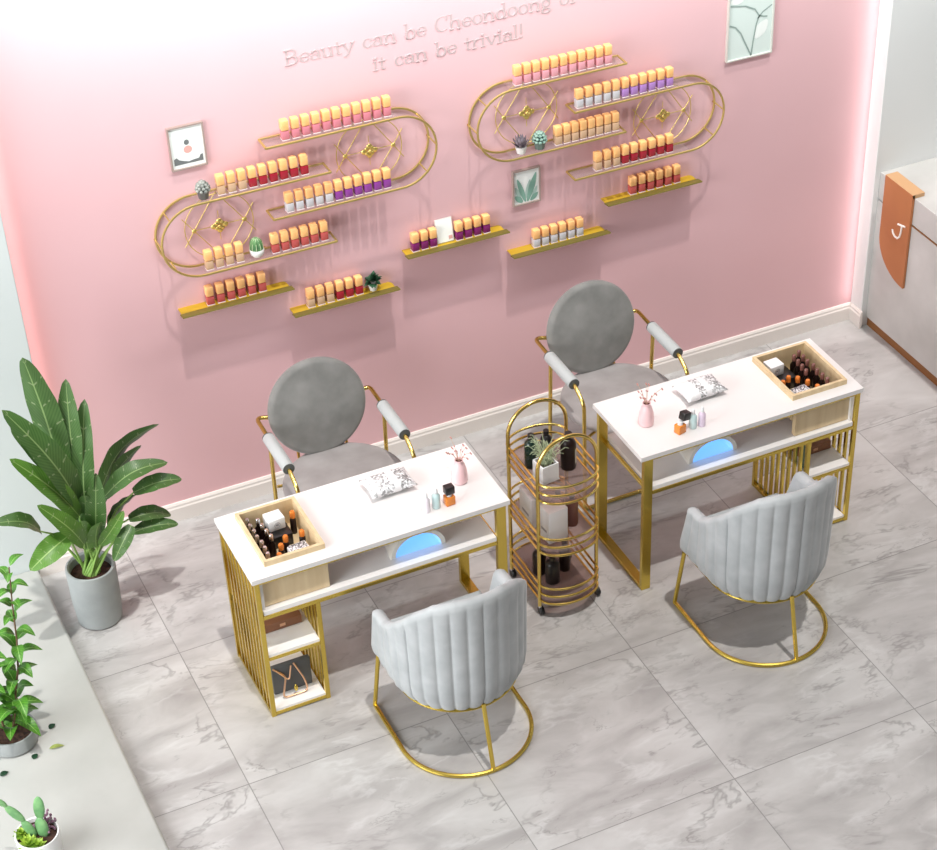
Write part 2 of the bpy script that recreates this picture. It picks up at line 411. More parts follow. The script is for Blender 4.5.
# ------------------------------------------------------------------ wall racks
def rack(label, xc, xe, zc, R=.17, side=-1):
    # side -1: arc on the left, open to the right
    root = thing('display_rack', (xc, 0, zc), label, 'shelf', 'gold loop wall racks')
    e = (xe - xc); D = .098; yb = -.010; r = .0055
    def loop(y):
        a = arc((0, 0), R, 90, 270, 24, y=y) if side < 0 else arc((0, 0), R, 90, -90, 24, y=y)
        return [(e, y, R)] + a + [(e, y, -R)]
    G().tube(loop(yb), r).build('rear_rail', M['rail_gold'], root)
    G().tube(loop(-D), r).build('front_rail', M['rail_gold'], root)
    for s_ in (1, -1):
        G().tube([(e, yb, s_ * R), (e, -D, s_ * R)], r).build('end_bar', M['rail_gold'], root)
        lo, hi = sorted((0, e)); 
        G().box((lo + .002, -D + .003, s_ * R + .001), (hi - .002, yb - .003, s_ * R + .004)).build('shelf_panel', M['acrylic'], root, smooth=False)
    for a in (180, 225, 135) if side < 0 else (0, 45, -45):
        p = (R * cos(radians(a)), R * sin(radians(a)))
        G().tube([(p[0], yb, p[1]), (p[0], -D, p[1])], .0035, n=6).build('cross_bar', M['rail_gold'], root)
    g = G(); g.tube([(e * .5, 0, R), (e * .5, yb, R)], .006); g.tube([(e * .5, 0, -R), (e * .5, yb, -R)], .006); g.tube([(side * R, 0, 0), (side * R, yb, 0)], .006)
    g.build('wall_fixing', M['gold'], root)
    # medallion
    mx = .11 * (-side) + (.0 if side < 0 else 0)
    g = G(); y = -.012
    RM = .152
    g.tube(arc((mx, 0), RM, 0, 354, 48, y=y), .0022, closed=True, n=6)
    for sx in (1, -1):
        for sz in (1, -1):
            g.tube([(mx, y, sz * .160), (mx + sx * .112, y, 0), (mx + sx * .158, y, -sz * .068)], .0022, n=6)
        g.tube([(mx + sx * .04, y, 0), (mx + sx * .112, y, 0)], .0018, n=6)
        g.tube([(mx, y, sx * .04), (mx, y, sx * .07)], .0018, n=6)
    md = g.build('medallion', M['ornament'], root)
    g = G()
    for k in range(4):
        a = k * pi / 2
        p = Vector((mx + .026 * cos(a), y - .004, .022 * sin(a)))
        g.sphere(p, .013, (1, .45, 1), 8, 6)
    for k in range(4):
        a = k * pi / 2 + pi / 4
        g.sphere((mx + .017 * cos(a), y - .005, .017 * sin(a)), .010, (1, .5, 1), 8, 6)
    g.sphere((mx, y - .010, 0), .009, (1, .7, 1), 8, 6)
    g.build('rosette', M['ornament'], md)
    for sx in (1, -1): G().sphere((mx + sx * .112, y - .002, 0), .011, (1, .5, 1), 8, 6).build('knot', M['ornament'], md)
    return root
rack('gold loop rack with its curve on the left, lower one of the left pair', .346, .945, 1.480, side=-1)
rack('gold loop rack with its curve on the right, upper one of the left pair', 1.268, .672, 1.660, side=1)
rack('gold loop rack with its curve on the left, under the end of the lettering', 1.805, 2.375, 1.662, side=-1)
rack('gold loop rack with its curve on the right, nearest the counter', 2.725, 2.115, 1.480, side=1)

def ledge_shelf(label, x0, x1, z):
    w = x1 - x0
    root = thing('wall_shelf', (x0, 0, z), label, 'shelf', 'narrow gold wall shelves')
    g = G(); c = .014
    g.prism([(0, 0), (0, -.062), (w, -.062), (w, -.006 - c), (w - .004, -.006), (w - c, 0)], -.004, 0)
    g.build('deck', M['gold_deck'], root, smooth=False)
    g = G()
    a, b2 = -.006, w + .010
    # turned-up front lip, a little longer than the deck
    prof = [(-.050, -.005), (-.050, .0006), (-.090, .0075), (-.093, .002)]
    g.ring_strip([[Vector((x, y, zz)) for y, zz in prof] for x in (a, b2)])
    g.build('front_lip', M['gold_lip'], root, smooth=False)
    return root
ledge_shelf('narrow gold shelf with six coral bottles, lowest at far left', .228, .722, 1.118)
ledge_shelf('narrow gold shelf with beige and red bottles and a dark bushy plant', .728, 1.218, .972)
ledge_shelf('narrow gold shelf with purple bottles around a small white card', 1.282, 1.772, 1.118)
ledge_shelf('narrow gold shelf with six white bottles, right of the purple ones', 1.806, 2.296, .972)
ledge_shelf('narrow gold shelf with six coral bottles under the right hand rack', 2.298, 2.788, 1.118)

# ------------------------------------------------------------------ nail polish bottles
POL = dict(pink=(.64, .21, .26), beige=(.60, .39, .25), red=(.36, .018, .035), white=(.56, .54, .57), purple=(.26, .05, .30), coral=(.50, .09, .085), lilac=(.42, .22, .54), rose=(.72, .33, .38), plum=(.20, .015, .13))
capm = noisy('peach_gold_cap', (.95, .48, .17), (.97, .57, .25), 40, .4)
PROTO = {}
def bottle(color, loc, label, group, rz=0.):
    if color not in PROTO:
        r = thing('nail_polish_bottle', loc, label, 'nail polish', group, rz)
        pm = mat(color + '_polish', POL[color], .18)
        g = G(); g.box((-.0168, -.0168, .004), (.0168, .0168, .043), .0035)
        g.build('bottle_body', pm, r)
        G().box((-.0170, -.0170, 0), (.0170, .0170, .0042), .001).build('glass_base', M['acr_base'], r)
        G().box((-.0172, -.0172, .0450), (.0172, .0172, .091), .0050).build('cap', capm, r)
        G().lathe([(0, .042), (.008, .042), (.008, .047), (0, .047)], n=10).build('neck', M['dark'], r)
        PROTO[color] = r; return r
    return dup(PROTO[color], loc, label, group, rz=rz)
M['acr_base'] = mat('pale_thick_glass', (.80, .66, .68), .12)
def row(colors, x0, x1, y, z, where, group):
    n = len(colors)
    for i, c in enumerate(colors):
        x = x0 + .017 + (x1 - x0 - .034) * i / (n - 1)
        same = [j for j in range(n) if colors[j] == c]
        k = same.index(i); name = {'rose': 'pale pink', 'plum': 'dark purple'}.get(c, c)
        bottle(c, (x, y, z), f'{ORD[k]} {name} nail polish bottle from the left, {where}', group, random.uniform(-.05, .05))
zr = .0045
yr = -.064
row(['pink'] * 11, .753, 1.247, yr, 1.83 + zr, 'top shelf of left rack pair', 'polish on the top shelf of the left racks')
row(['beige'] * 3 + ['red'] * 6, .451, .855, yr, 1.65 + zr, 'second shelf of left rack pair', 'polish on the second shelf of the left racks')
row(['white'] * 5 + ['purple'] * 6, .740, 1.224, yr, 1.49 + zr, 'third shelf of left rack pair', 'polish on the third shelf of the left racks')
row(['beige'] * 4, .357, .528, yr, 1.31 + zr, 'fourth shelf of left rack pair', 'polish on the fourth shelf of the left racks')
row(['coral'] * 6, .656, .915, yr, 1.31 + zr, 'fourth shelf of left rack pair', 'polish on the fourth shelf of the left racks')
row(['rose'] * 11, 1.832, 2.312, yr, 1.832 + zr, 'top shelf of right rack pair', 'polish on the top shelf of the right racks')
row(['white'] * 5 + ['lilac'] * 6, 2.135, 2.630, yr, 1.65 + zr, 'second shelf of right rack pair', 'polish on the second shelf of the right racks')
row(['beige'] * 8, 2.027, 2.352, yr, 1.492 + zr, 'third shelf of right rack pair', 'polish on the third shelf of the right racks')
row(['beige'] * 3 + ['red'] * 6, 2.230, 2.640, yr, 1.31 + zr, 'fourth shelf of right rack pair', 'polish on the fourth shelf of the right racks')
row(['coral'] * 6, .350, .622, -.028, 1.1185, 'low gold shelf at far left', 'polish on the far left gold shelf')
row(['beige'] * 3 + ['red'] * 3, .803, 1.068, -.028, .9725, 'gold shelf with dark plant', 'polish on the gold shelf with the plant')
row(['plum'] * 3, 1.318, 1.440, -.030, 1.1185, 'left of the white card', 'polish on the gold shelf with the card')
row(['plum'] * 4, 1.535, 1.705, -.030, 1.1185, 'right of the white card', 'polish on the gold shelf with the card')
row(['white'] * 6, 1.925, 2.185, -.030, .9725, 'gold shelf above right round chair', 'polish on the gold shelf above the right chair')
row(['coral'] * 6, 2.435, 2.705, -.028, 1.1185, 'gold shelf at far right', 'polish on the far right gold shelf')

# small card on shelf
cd = thing('framed_card', (1.487, -.030, 1.119), 'small white framed card leaning between dark purple nail polish bottles', 'frame')
MT = Matrix.Rotation(radians(-12), 4, 'X')
g = G(); g.box((-.042, -.003, 0), (.042, .003, .115), .001); g.bm.transform(MT); g.build('card_frame', M['frame_pale'], cd)
g = G(); g.box((-.038, -.0045, .004), (.038, -.003, .111)); g.bm.transform(MT); g.build('card_face', M['paper'], cd)
g = G(); g.box((.016, -.006, .014), (.034, -.0045, .030)); g.bm.transform(MT); g.build('card_print', M['blush'], cd)

# ------------------------------------------------------------------ small shelf plants
def tiny_pot(r0, r1, h, n=20):
    return [(0, 0), (r0, 0), (r1, h), (r1 * .88, h), (r1 * .85, h * .86), (0, h * .86)]
def ball_leaves(g, c, R, n, w, rz=1., up=.3):
    for i in range(n):
        a = random.uniform(0, 2 * pi); e = random.uniform(-.1, 1.4)
        d = Vector((cos(a) * cos(e), sin(a) * cos(e), sin(e) * rz + up * .2)).normalized()
        p = Vector(c) + d * R * .25
        g.leaf(p, Vector(c) + d * R * random.uniform(.8, 1.1), w, sag=.1, n=4, shape='oval')
# prickly grey succulent, grey pot (left rack)
t = thing('potted_succulent', (.392, -.062, 1.6545), 'spiky grey succulent in a dark silver pot on the left rack', 'plant')
G().lathe(tiny_pot(.022, .028, .038), n=8).build('pot', mat('dark_silver_pot', (.16, .165, .165), .35, .5), t, smooth=False)
g = G()
for ring, (rr, zz, nn) in enumerate([(.026, .040, 9), (.024, .052, 9), (.018, .063, 7), (.010, .071, 5), (.002, .076, 1)]):
    for k in range(nn):
        a = 2 * pi * k / nn + ring * .4; g.sphere((rr * cos(a), rr * sin(a), zz), .0085, (1, 1, .9), 7, 5)
g.build('rosette', M['greysucc'], t)
# striped cactus in white pot
t = thing('potted_cactus', (.592, -.060, 1.3145), 'ribbed green cactus in a round white pot between beige and coral bottles', 'plant')
G().lathe([(0, 0), (.018, 0), (.029, .012), (.033, .032), (.030, .038), (.026, .034), (0, .034)], n=24).build('pot', M['pot_white'], t)
g = G(); rings = []
for i in range(9):
    v = i / 8; rr = .027 * sqrt(max(0, 1 - (v * .98) ** 3)) + .001
    rings.append([Vector(((rr * (1 + .10 * cos(10 * 2 * pi * k / 60))) * cos(2 * pi * k / 60), (rr * (1 + .10 * cos(10 * 2 * pi * k / 60))) * sin(2 * pi * k / 60), .032 + .058 * v)) for k in range(60)])
g.ring_strip(rings); g.build('cactus_body', M['cactus'], t)
g = G()
for k in range(10):
    a = 2 * pi * k / 10
    g.tube([(.0305 * cos(a) * c_, .0305 * sin(a) * c_, .034 + .056 * v) for v, c_ in ((0, .98), (.3, .99), (.6, .87), (.85, .62), (1, .25))], .0012, n=5)
g.build('spine_rib', mat('pale_cactus_rib', (.55, .62, .40), .7), t)
# mauve rosette succulent
t = thing('potted_succulent', (1.862, -.060, 1.4965), 'open mauve succulent in a small white pot on the right racks', 'plant')
G().lathe(tiny_pot(.020, .027, .034), n=22).build('pot', M['pot_white'], t)
g = G()
for ring, (rr, tz, nn) in enumerate([(.045, .058, 9), (.034, .075, 8), (.020, .085, 6)]):
    for k in range(nn):
        a = 2 * pi * k / nn + ring * .35; g.leaf((.006 * cos(a), .006 * sin(a), .030), (rr * cos(a), rr * sin(a), tz), .016, sag=-.12, fold=.4, n=5, shape='oval')
g.build('rosette', M['mauve'], t)
t = thing('potted_succulent', (1.955, -.060, 1.4965), 'round blue green succulent in a dark cup beside beige bottles', 'plant')
G().lathe(tiny_pot(.022, .030, .038), n=8).build('pot', mat('grey_green_pot', (.14, .20, .18), .4), t, smooth=False)
g = G()
for ring, (rr, zz, nn) in enumerate([(.028, .040, 10), (.026, .054, 9), (.019, .067, 7), (.010, .076, 5), (.001, .080, 1)]):
    for k in range(nn):
        a = 2 * pi * k / nn + ring * .4; g.sphere((rr * cos(a), rr * sin(a), zz), .009, (1, 1, .8), 7, 5)
g.build('rosette', M['bluegreen'], t)
t = thing('potted_bush', (1.120, -.030, .9725), 'bushy dark green plant in a tiny white pot on gold shelf', 'plant')
G().lathe(tiny_pot(.016, .024, .034), n=18).build('pot', M['pot_white'], t)
g = G(); ball_leaves(g, (0, -.004, .040), .050, 70, .022)
g.build('foliage', M['darkgreen'], t)

# ------------------------------------------------------------------ pictures
def picture(label, x0, x1, z0, z1, fm, pm, ft=.006):
    root = thing('framed_picture', ((x0 + x1) / 2, 0, z0), label, 'picture'); w = (x1 - x0) / 2; h = z1 - z0
    g = G(); d = .016
    g.box((-w, -d, 0), (w, 0, ft)); g.box((-w, -d, h - ft), (w, 0, h)); g.box((-w, -d, ft), (-w + ft, 0, h - ft)); g.box((w - ft, -d, ft), (w, 0, h - ft))
    g.build('picture_frame', fm, root, smooth=False)
    pr = G().box((-w + ft, -.008, ft), (w - ft, -.001, h - ft)).build('print', pm, root, smooth=False)
    return root, pr
def flat(g, pts, y=-.009):
    vs = [g.bm.verts.new((x, y, z)) for x, z in pts]; g.bm.faces.new(vs)
def flat_leaf(g, a, b2, w, y=-.0095, n=9):
    a = Vector(a); b2 = Vector(b2); ax = b2 - a; pr = Vector((-ax.y, ax.x)).normalized(); up = []; dn = []
    for i in range(n + 1):
        v = i / n; ww = w * sin(pi * (.06 + .9 * v)) ** .8 / 2; p = a + ax * v
        up.append(p + pr * ww); dn.append(p - pr * ww)
    flat(g, [tuple(p) for p in up + dn[::-1]], y)
r_, p_ = picture('small white picture with dark and pink dots, left of the racks', .288, .442, 1.776, 1.972, M['frame_brown'], M['paper'])
g = G(); flat(g, [(.000 + .011 * cos(2 * pi * k / 20), .118 + .012 * sin(2 * pi * k / 20)) for k in range(20)])
flat(g, [(-.062, .022), (.062, .022), (.062, .052), (.052, .050), (.045, .036), (.020, .034), (0, .030), (-.020, .036), (-.040, .044), (-.050, .056), (-.062, .050)])
g.build('dark_motif', M['ink'], p_, smooth=False)
g = G(); flat(g, [(.002 + .018 * cos(2 * pi * k / 20), .085 + .017 * sin(2 * pi * k / 20)) for k in range(20)], -.0088); g.build('pink_motif', M['blush'], p_, smooth=False)
r_, p_ = picture('small leaf picture hanging beneath the curved left end of the right racks', 1.838, 1.978, 1.198, 1.378, M['frame_brown'], M['paper'])
g = G()
for a, b2, w in [((-.005, .012), (-.045, .135), .024), ((.005, .012), (.050, .150), .030), ((-.02, .012), (-.058, .050), .026), ((.02, .012), (.058, .045), .024)]: flat_leaf(g, a, b2, w)
g.build('leaf_motif', M['sage'], p_, smooth=False)
g = G()
for a, b2, w in [((-.002, .03), (.020, .120), .022), ((-.03, .03), (-.055, .095), .02), ((.03, .02), (.055, .08), .018)]: flat_leaf(g, a, b2, w, -.0088)
g.build('pale_leaf_motif', M['sage2'], p_, smooth=False)
r_, p_ = picture('larger pale green picture of branching stems at the top right', 2.948, 3.196, 1.668, 2.005, M['frame_pale'], M['mint'])
g = G()
def stroke(g, pts, w, y=-.0095):
    pts = [Vector(p) for p in pts]; up = []; dn = []
    for i, p in enumerate(pts):
        d = (pts[min(i + 1, len(pts) - 1)] - pts[max(i - 1, 0)]).normalized(); n_ = Vector((-d.y, d.x)); up.append(p + n_ * w / 2); dn.append(p - n_ * w / 2)
    for i in range(len(pts) - 1):
        flat(g, [tuple(up[i]), tuple(up[i + 1]), tuple(dn[i + 1]), tuple(dn[i])], y)
stroke(g, [(.012, .008), (-.02, .07), (-.05, .13), (-.08, .165), (-.112, .18)], .007)
stroke(g, [(.012, .008), (.020, .08), (.032, .16), (.045, .20), (.02, .235), (-.03, .26), (-.112, .275)], .007)
stroke(g, [(.036, .185), (.065, .215), (.112, .24)], .006); stroke(g, [(.045, .20), (.07, .19), (.09, .187)], .007)
g.build('stem_motif', M['ink'] if False else mat('grey_green_print', (.30, .38, .35), .7), p_, smooth=False)
g = G(); flat_leaf(g, (-.11, .29), (-.03, .315), .05, -.0088); flat_leaf(g, (.03, .09), (.09, .17), .06, -.0088); g.build('pale_motif', M['paper'], p_, smooth=False)

# ------------------------------------------------------------------ wall lettering (own serif stroke alphabet, unit x-height .6, cap 1.0)
def A(cx_, cy_, rx_, ry_, a0, a1, n=12): return [(cx_ + rx_ * cos(radians(a0 + (a1 - a0) * i / n)), cy_ + ry_ * sin(radians(a0 + (a1 - a0) * i / n))) for i in range(n + 1)]
S = lambda x, y, w=.16: [(x - w / 2, y), (x + w / 2, y)]
F = {
 'B': (.66, [[(.12, 0), (.12, 1)], A(.3, .76, .2, .24, 90, -90), A(.3, .27, .26, .27, 90, -90), [(.02, 0), (.3, 0)], [(.02, 1), (.3, 1)], [(.12, .52), (.3, .52)]]),
 'C': (.72, [A(.4, .5, .32, .5, 50, 310), [(.61, .72), (.61, 1)]]),
 'a': (.54, [A(.24, .17, .18, .17, 60, 380)[:0] or A(.23, .17, .17, .17, 90, 430), [(.42, .4), (.42, .05), (.5, 0)], A(.25, .42, .17, .18, 0, 160)]),
 'b': (.58, [[(.12, 0), (.12, 1)], S(.08, 1, .14), A(.3, .3, .2, .3, 180, -180, 20)]),
 'c': (.50, [A(.28, .3, .2, .3, 50, 320), [(.42, .42), (.42, .54)]]),
 'd': (.58, [[(.45, 0), (.45, 1)], S(.4, 1, .14), A(.27, .3, .2, .3, 0, 360, 20), S(.5, 0, .12)]),
 'e': (.52, [A(.28, .3, .2, .3, 0, 320), [(.08, .32), (.48, .32)]]),
 'f': (.36, [[(.15, 0), (.15, .8)], A(.27, .8, .12, .2, 180, 50), S(.16, .58, .3), S(.15, 0, .24)]),
 'g': (.56, [A(.26, .36, .18, .23, 0, 360, 18), A(.26, -.14, .2, .16, 0, 360, 18), [(.38, .52), (.52, .6)], [(.12, .2), (.14, .04), (.3, .02)]]),
 'h': (.62, [[(.12, 0), (.12, 1)], S(.08, 1, .14), A(.3, .38, .18, .22, 180, 0), [(.48, .38), (.48, 0)], S(.12, 0), S(.48, 0)]),
 'i': (.30, [[(.14, 0), (.14, .6)], S(.1, .6, .14), S(.14, 0, .22), A(.14, .84, .03, .03, 0, 360, 8)]),
 'l': (.28, [[(.13, 0), (.13, 1)], S(.09, 1, .14), S(.13, 0, .22)]),
 'n': (.62, [[(.12, 0), (.12, .6)], S(.08, .6, .14), A(.3, .38, .18, .22, 180, 0), [(.48, .38), (.48, 0)], S(.12, 0), S(.48, 0)]),
 'o': (.56, [A(.28, .3, .21, .3, 0, 360, 20)]),
 'r': (.42, [[(.12, 0), (.12, .6)], S(.08, .6, .14), A(.28, .38, .16, .22, 180, 60), S(.12, 0, .22)]),
 't': (.38, [[(.16, .82), (.16, .12)], A(.26, .12, .10, .12, 180, 300), S(.18, .58, .32)]),
 'u': (.62, [[(.12, .6), (.12, .2)], A(.29, .2, .17, .2, 180, 360), [(.46, .6), (.46, 0), (.54, 0)], S(.08, .6, .14), S(.42, .6, .12)]),
 'v': (.56, [[(.06, .6), (.28, 0), (.5, .6)], S(.07, .6), S(.49, .6)]),
 'y': (.56, [[(.06, .6), (.28, .04)], [(.5, .6), (.26, -.1), (.16, -.26), (.06, -.24)], S(.07, .6), S(.49, .6)]),
 '!': (.26, [[(.13, .28), (.13, 1)], A(.13, .04, .035, .035, 0, 360, 8)]),
}
def lettering(text, x0, x1, zb, cap, label):
    tot = sum((F[c][0] if c != ' ' else .38) for c in text); k = (x1 - x0) / tot / cap
    root = thing('wall_lettering', (x0, 0, zb), label, 'lettering'); x = 0
    for c in text:
        if c == ' ': x += .38 * cap * k; continue
        w, st = F[c]; g = G()
        for si_, s_ in enumerate(st):
            pts = [Vector((x + px * cap * k, pz * cap)) for px, pz in s_]
            thick = .0088
            for i in range(len(pts) - 1):
                a, b2 = pts[i], pts[i + 1]; d = b2 - a
                if d.length < 1e-6: continue
                tt = thick if abs(d.y) > abs(d.x) * .7 else thick * .55
                n_ = Vector((-d.y, d.x)).normalized() * tt / 2; e_ = d.normalized() * tt * .2
                q = [a + n_ - e_, b2 + n_ + e_, b2 - n_ + e_, a - n_ - e_]
                f_ = [g.bm.verts.new((p.x, -.0012 - .00006 * (si_ * 16 + i), p.y)) for p in q]; bk = [g.bm.verts.new((p.x, 0, p.y)) for p in q]
                g.bm.faces.new(f_); 
                for j in range(4): g.bm.faces.new((f_[j], bk[j], bk[(j + 1) % 4], f_[(j + 1) % 4]))
        g.build('letter', M['letter'], root, smooth=False); x += w * cap * k
lettering('Beauty can be Cheondoong of enc', .822, 2.365, 2.128, .066, 'upper line of pale serif lettering on the pink wall')
lettering('it can be trivial!', 1.206, 1.915, 2.018, .064, 'lower line of pale serif lettering reading it can be trivial')

# ------------------------------------------------------------------ manicure desks
DW, DD, DH = 1.12, .446, .75
def desk(ox, mirror, label):
    root = thing('manicure_desk', (ox, -1.0, 0), label, 'desk', 'white and gold manicure desks')
    def X(a, b2): return (a, b2) if not mirror else (DW - b2, DW - a)
    def bx(g, x, y, z, bev=0.):
        a, b2 = X(*x); g.box((a, y[0], z[0]), (b2, y[1], z[1]), bev); return g
    # tabletop with a cut-out for the wooden box
    g = G(); hx0, hx1, hy0, hy1 = (.050 if mirror else .076), .332, -.385, -.040
    ax, bx_ = X(hx0, hx1)
    z0, z1 = DH - .022, DH
    for (xa, xb, ya, yb) in ((0, ax, -DD, 0), (bx_, DW, -DD, 0), (ax, bx_, -DD, hy0), (ax, bx_, hy1, 0)):
        g.box((xa, ya, z0), (xb, yb, z1))
    bmesh.ops.remove_doubles(g.bm, verts=g.bm.verts, dist=1e-5)
    g.build('tabletop', M['laminate'], root, smooth=False)
    bx(G(), (.034, 1.058), (-.436, -.012), (.548, .570), .001).build('lower_shelf', M['laminate_edge'], root, smooth=False)
    bx(G(), (.034, .046), (-.425, -.015), (.5705, .7275)).build('side_panel', M['laminate_edge'], root, smooth=False)
    # open wooden box let into the top
    g = G(); t = .014; zb, zt = .655, .775
    bx(g, (hx0, hx1), (hy0, hy0 + t), (zb, zt)); bx(g, (hx0, hx1), (hy1 - t, hy1), (zb, zt)); bx(g, (hx0, hx0 + t), (hy0 + t, hy1 - t), (zb, zt)); bx(g, (hx1 - t, hx1), (hy0 + t, hy1 - t), (zb, zt))
    bx(g, (hx0, hx1), (hy0, hy1), (zb - .010, zb))
    sb = g.build('storage_box', M['wood'], root, smooth=False)
    g = G(); bx(g, (.047, .326), (-.412, -.3865), (.574, .7265)); 
    g.build('drawer', M['wood'], root, smooth=False)
    # gold rails
    def rail(name, x, y, z, bev=.0015): bx(G(), x, y, z, bev).build(name, M['gold'], root, smooth=False)
    pf = (-.440, -.422); pb = (-.024, -.006)
    for xx in ((.010, .030), (.250, .270)):
        top = .728 if xx[0] < .1 else .532
        for yy in (pf, pb):
            rail('post', xx, yy, (0, top))
        for zz in ((0, .018), (top - .018, top)):
            rail('side_rail', (xx[0] + .002, xx[1] - .002), (pf[1], pb[0]), zz)
        nsl = 8
        for i in range(nsl):
            y = pf[1] + (pb[0] - pf[1]) * (i + 1) / (nsl + 1)
            rail('slat', (xx[0] + .004, xx[1] - .004), (y - .0075, y + .0075), (.018, top - .018), 0)
    for yy in (pf, pb):
        rail('cross_rail', (.030, 1.058), yy, (.530, .5475))
        rail('cross_rail', (.030, .250), yy, (.308, .324))
        rail('cross_rail', (.030, .250), yy, (.006, .022))
    rail('cross_rail', (.030, 1.058), (-.440, -.430), (.716, .7275))
    bx(G(), (.030, .250), (-.436, -.012), (.324, .338)).build('pedestal_shelf', M['laminate_edge'], root, smooth=False)
    bx(G(), (.030, .250), (-.436, -.012), (.022, .034)).build('pedestal_shelf', M['laminate_edge'], root, smooth=False)
    for yy in ((-.440, -.418), (-.028, -.006)):
        rail('leg', (1.059, 1.103), yy, (0, .7275))
    rail('foot_rail', (1.059, 1.103), (-.418, -.028), (0, .020)); rail('side_rail', (1.059, 1.103), (-.418, -.028), (.708, .7275))
    rail('side_rail', (1.062, 1.075), (-.418, -.028), (.530, .5475))
    return root
DX2 = 1.736
desk(0, False, 'white and gold manicure desk in front, wooden tray on its left')
desk(DX2, True, 'white and gold manicure desk behind right chair, wooden tray on its right')
ZL = .5705

def cushion(name, loc, rz, m_, label, w=.205, d=.14, h=.056):
    g = G(); n, k = 22, 16; top = []; bot = []
    for sgn, store in ((1, top), (-1, bot)):
        for i in range(n + 1):
            r = []
            for j in range(k + 1):
                u = i / n * 2 - 1; v = j / k * 2 - 1
                px = u * w / 2 * (1 - .10 * (1 - abs(u) ** 4) * 0 - .07 * (v * v) * 0 + .0); 
                px = u * w / 2 * (1 - .06 * (1 - v * v)); py = v * d / 2 * (1 - .10 * (1 - u * u))
                z = h / 2 * ((1 - abs(u) ** 3) * (1 - abs(v) ** 3)) ** .5
                z *= 1 + .16 * noise.noise((u * 2.3 + loc[0] * 9, v * 2.3, 1))
                r.append(g.bm.verts.new((px, py, h / 2 + sgn * z)))
            store.append(r)
    for st in (top, bot):
        for i in range(n):
            for j in range(k): g.bm.faces.new((st[i][j], st[i + 1][j], st[i + 1][j + 1], st[i][j + 1]))
    bmesh.ops.remove_doubles(g.bm, verts=g.bm.verts, dist=2e-4)
    o = g.build(name, m_, None, ang=80); o.location = loc; o.rotation_euler = (0, 0, rz)
    return tag(o, label, 'cushion')
cushion('hand_cushion', (.708, -1.145, .7535), .02, M['pillow_a'], 'silver sequinned hand cushion on the front left desk')
cushion('hand_cushion', (2.190, -1.150, .7535), .03, M['pillow_b'], 'grey and white banded hand cushion on the right hand desk')

def vase(loc, label, tl):
    r = thing('vase', loc, label, 'vase', 'pink vases on the desks')
    G().lathe([(0, 0), (.029, 0), (.033, .004), (.034, .030), (.031, .060), (.024, .088), (.018, .098), (.0165, .106), (.019, .112), (.016, .112), (.014, .104), (.012, .08), (0, .08)], n=28).build('vase_body', M['vase_pink'], r)
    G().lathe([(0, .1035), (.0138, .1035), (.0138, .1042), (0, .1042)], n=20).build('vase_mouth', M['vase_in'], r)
    g = G(); g2 = G()
    for i in range(9):
        a = 2 * pi * i / 9 + random.uniform(-.3, .3); s_ = random.uniform(.03, .065); h = random.uniform(.045, .085)
        p0 = Vector((.003 * cos(a), .003 * sin(a), .105)); p2 = p0 + Vector((s_ * cos(a), s_ * sin(a), h)); p1 = (p0 + p2) / 2 + Vector((0, 0, .014))
        g.tube([p0, p1, p2], .0009, n=5)
        for q in (p1, p2, p2 + Vector((.006, .004, -.010))): g2.sphere(q, .0032, (1, 1, 1.4), 6, 5)
    tr = thing('dried_twigs', loc, tl, 'twigs', 'dried twigs in the vases')
    g.build('twig', M['twig'], tr); g2.build('bud', M['bud'], tr)
vase((.990, -1.235, .7505), 'pink vase on the front left desk, in front of the gold trolley', 'dried budding twigs in the front left desk vase')
vase((1.872, -1.238, .7505), 'pink vase on the right hand desk, near its left corner', 'dried budding twigs in the right hand desk vase')

def pump_bottle(name, loc, body, capc, label, r=.0165, h=.072, cat='bottle', group=None):
    t = thing(name, loc, label, cat, group)
    G().lathe([(0, 0), (r * .9, 0), (r, .003), (r, h * .8), (r * .7, h * .93), (r * .45, h), (0, h)], n=18).build('bottle_body', body, t)
    G().lathe([(0, h), (r * .5, h), (r * .45, h * 1.25), (r * .25, h * 1.32), (0, h * 1.32)], n=14).build('cap', capc, t)
    return t
pump_bottle('nail_care_bottle', (.786, -1.356, .7505), M['opal_white'], M['white_box'], 'opal white bottle on the front left desk')
pump_bottle('nail_care_bottle', (.833, -1.348, .7505), M['opal_green'], M['white_box'], 'pale mint bottle beside amber one on the front left desk', r=.018)
pump_bottle('nail_care_bottle', (2.038, -1.352, .7505), M['opal_green'], M['white_box'], 'pale mint bottle beside amber one on the right hand desk', r=.018)
pump_bottle('nail_care_bottle', (2.080, -1.357, .7505), M['opal_pink'], M['white_box'], 'lilac bottle on the right hand desk')
def amber(loc, label, tilt=0., rz=0.):
    t = thing('square_polish_bottle', loc, label, 'nail polish', None, rz)
    G().box((-.021, -.018, 0), (.021, .018, .042), .004).build('bottle_body', M['amber'], t)
    G().lathe([(0, .042), (.012, .042), (.012, .056), (0, .056)], n=14).build('neck', M['white_box'], t)
    g = G(); g.box((-.020, -.017, .056), (.020, .017, .092), .0025)
    if tilt: g.bm.transform(Matrix.Translation((.010, 0, .004)) @ Matrix.Rotation(tilt, 4, 'Y'))
    g.build('cap', M['dark'], t)
amber((.890, -1.352, .7505), 'square amber polish bottle with upright black cap on front left desk', rz=.05)
amber((1.972, -1.358, .7505), 'square amber polish bottle with tilted black cap on right desk', .22, .25)

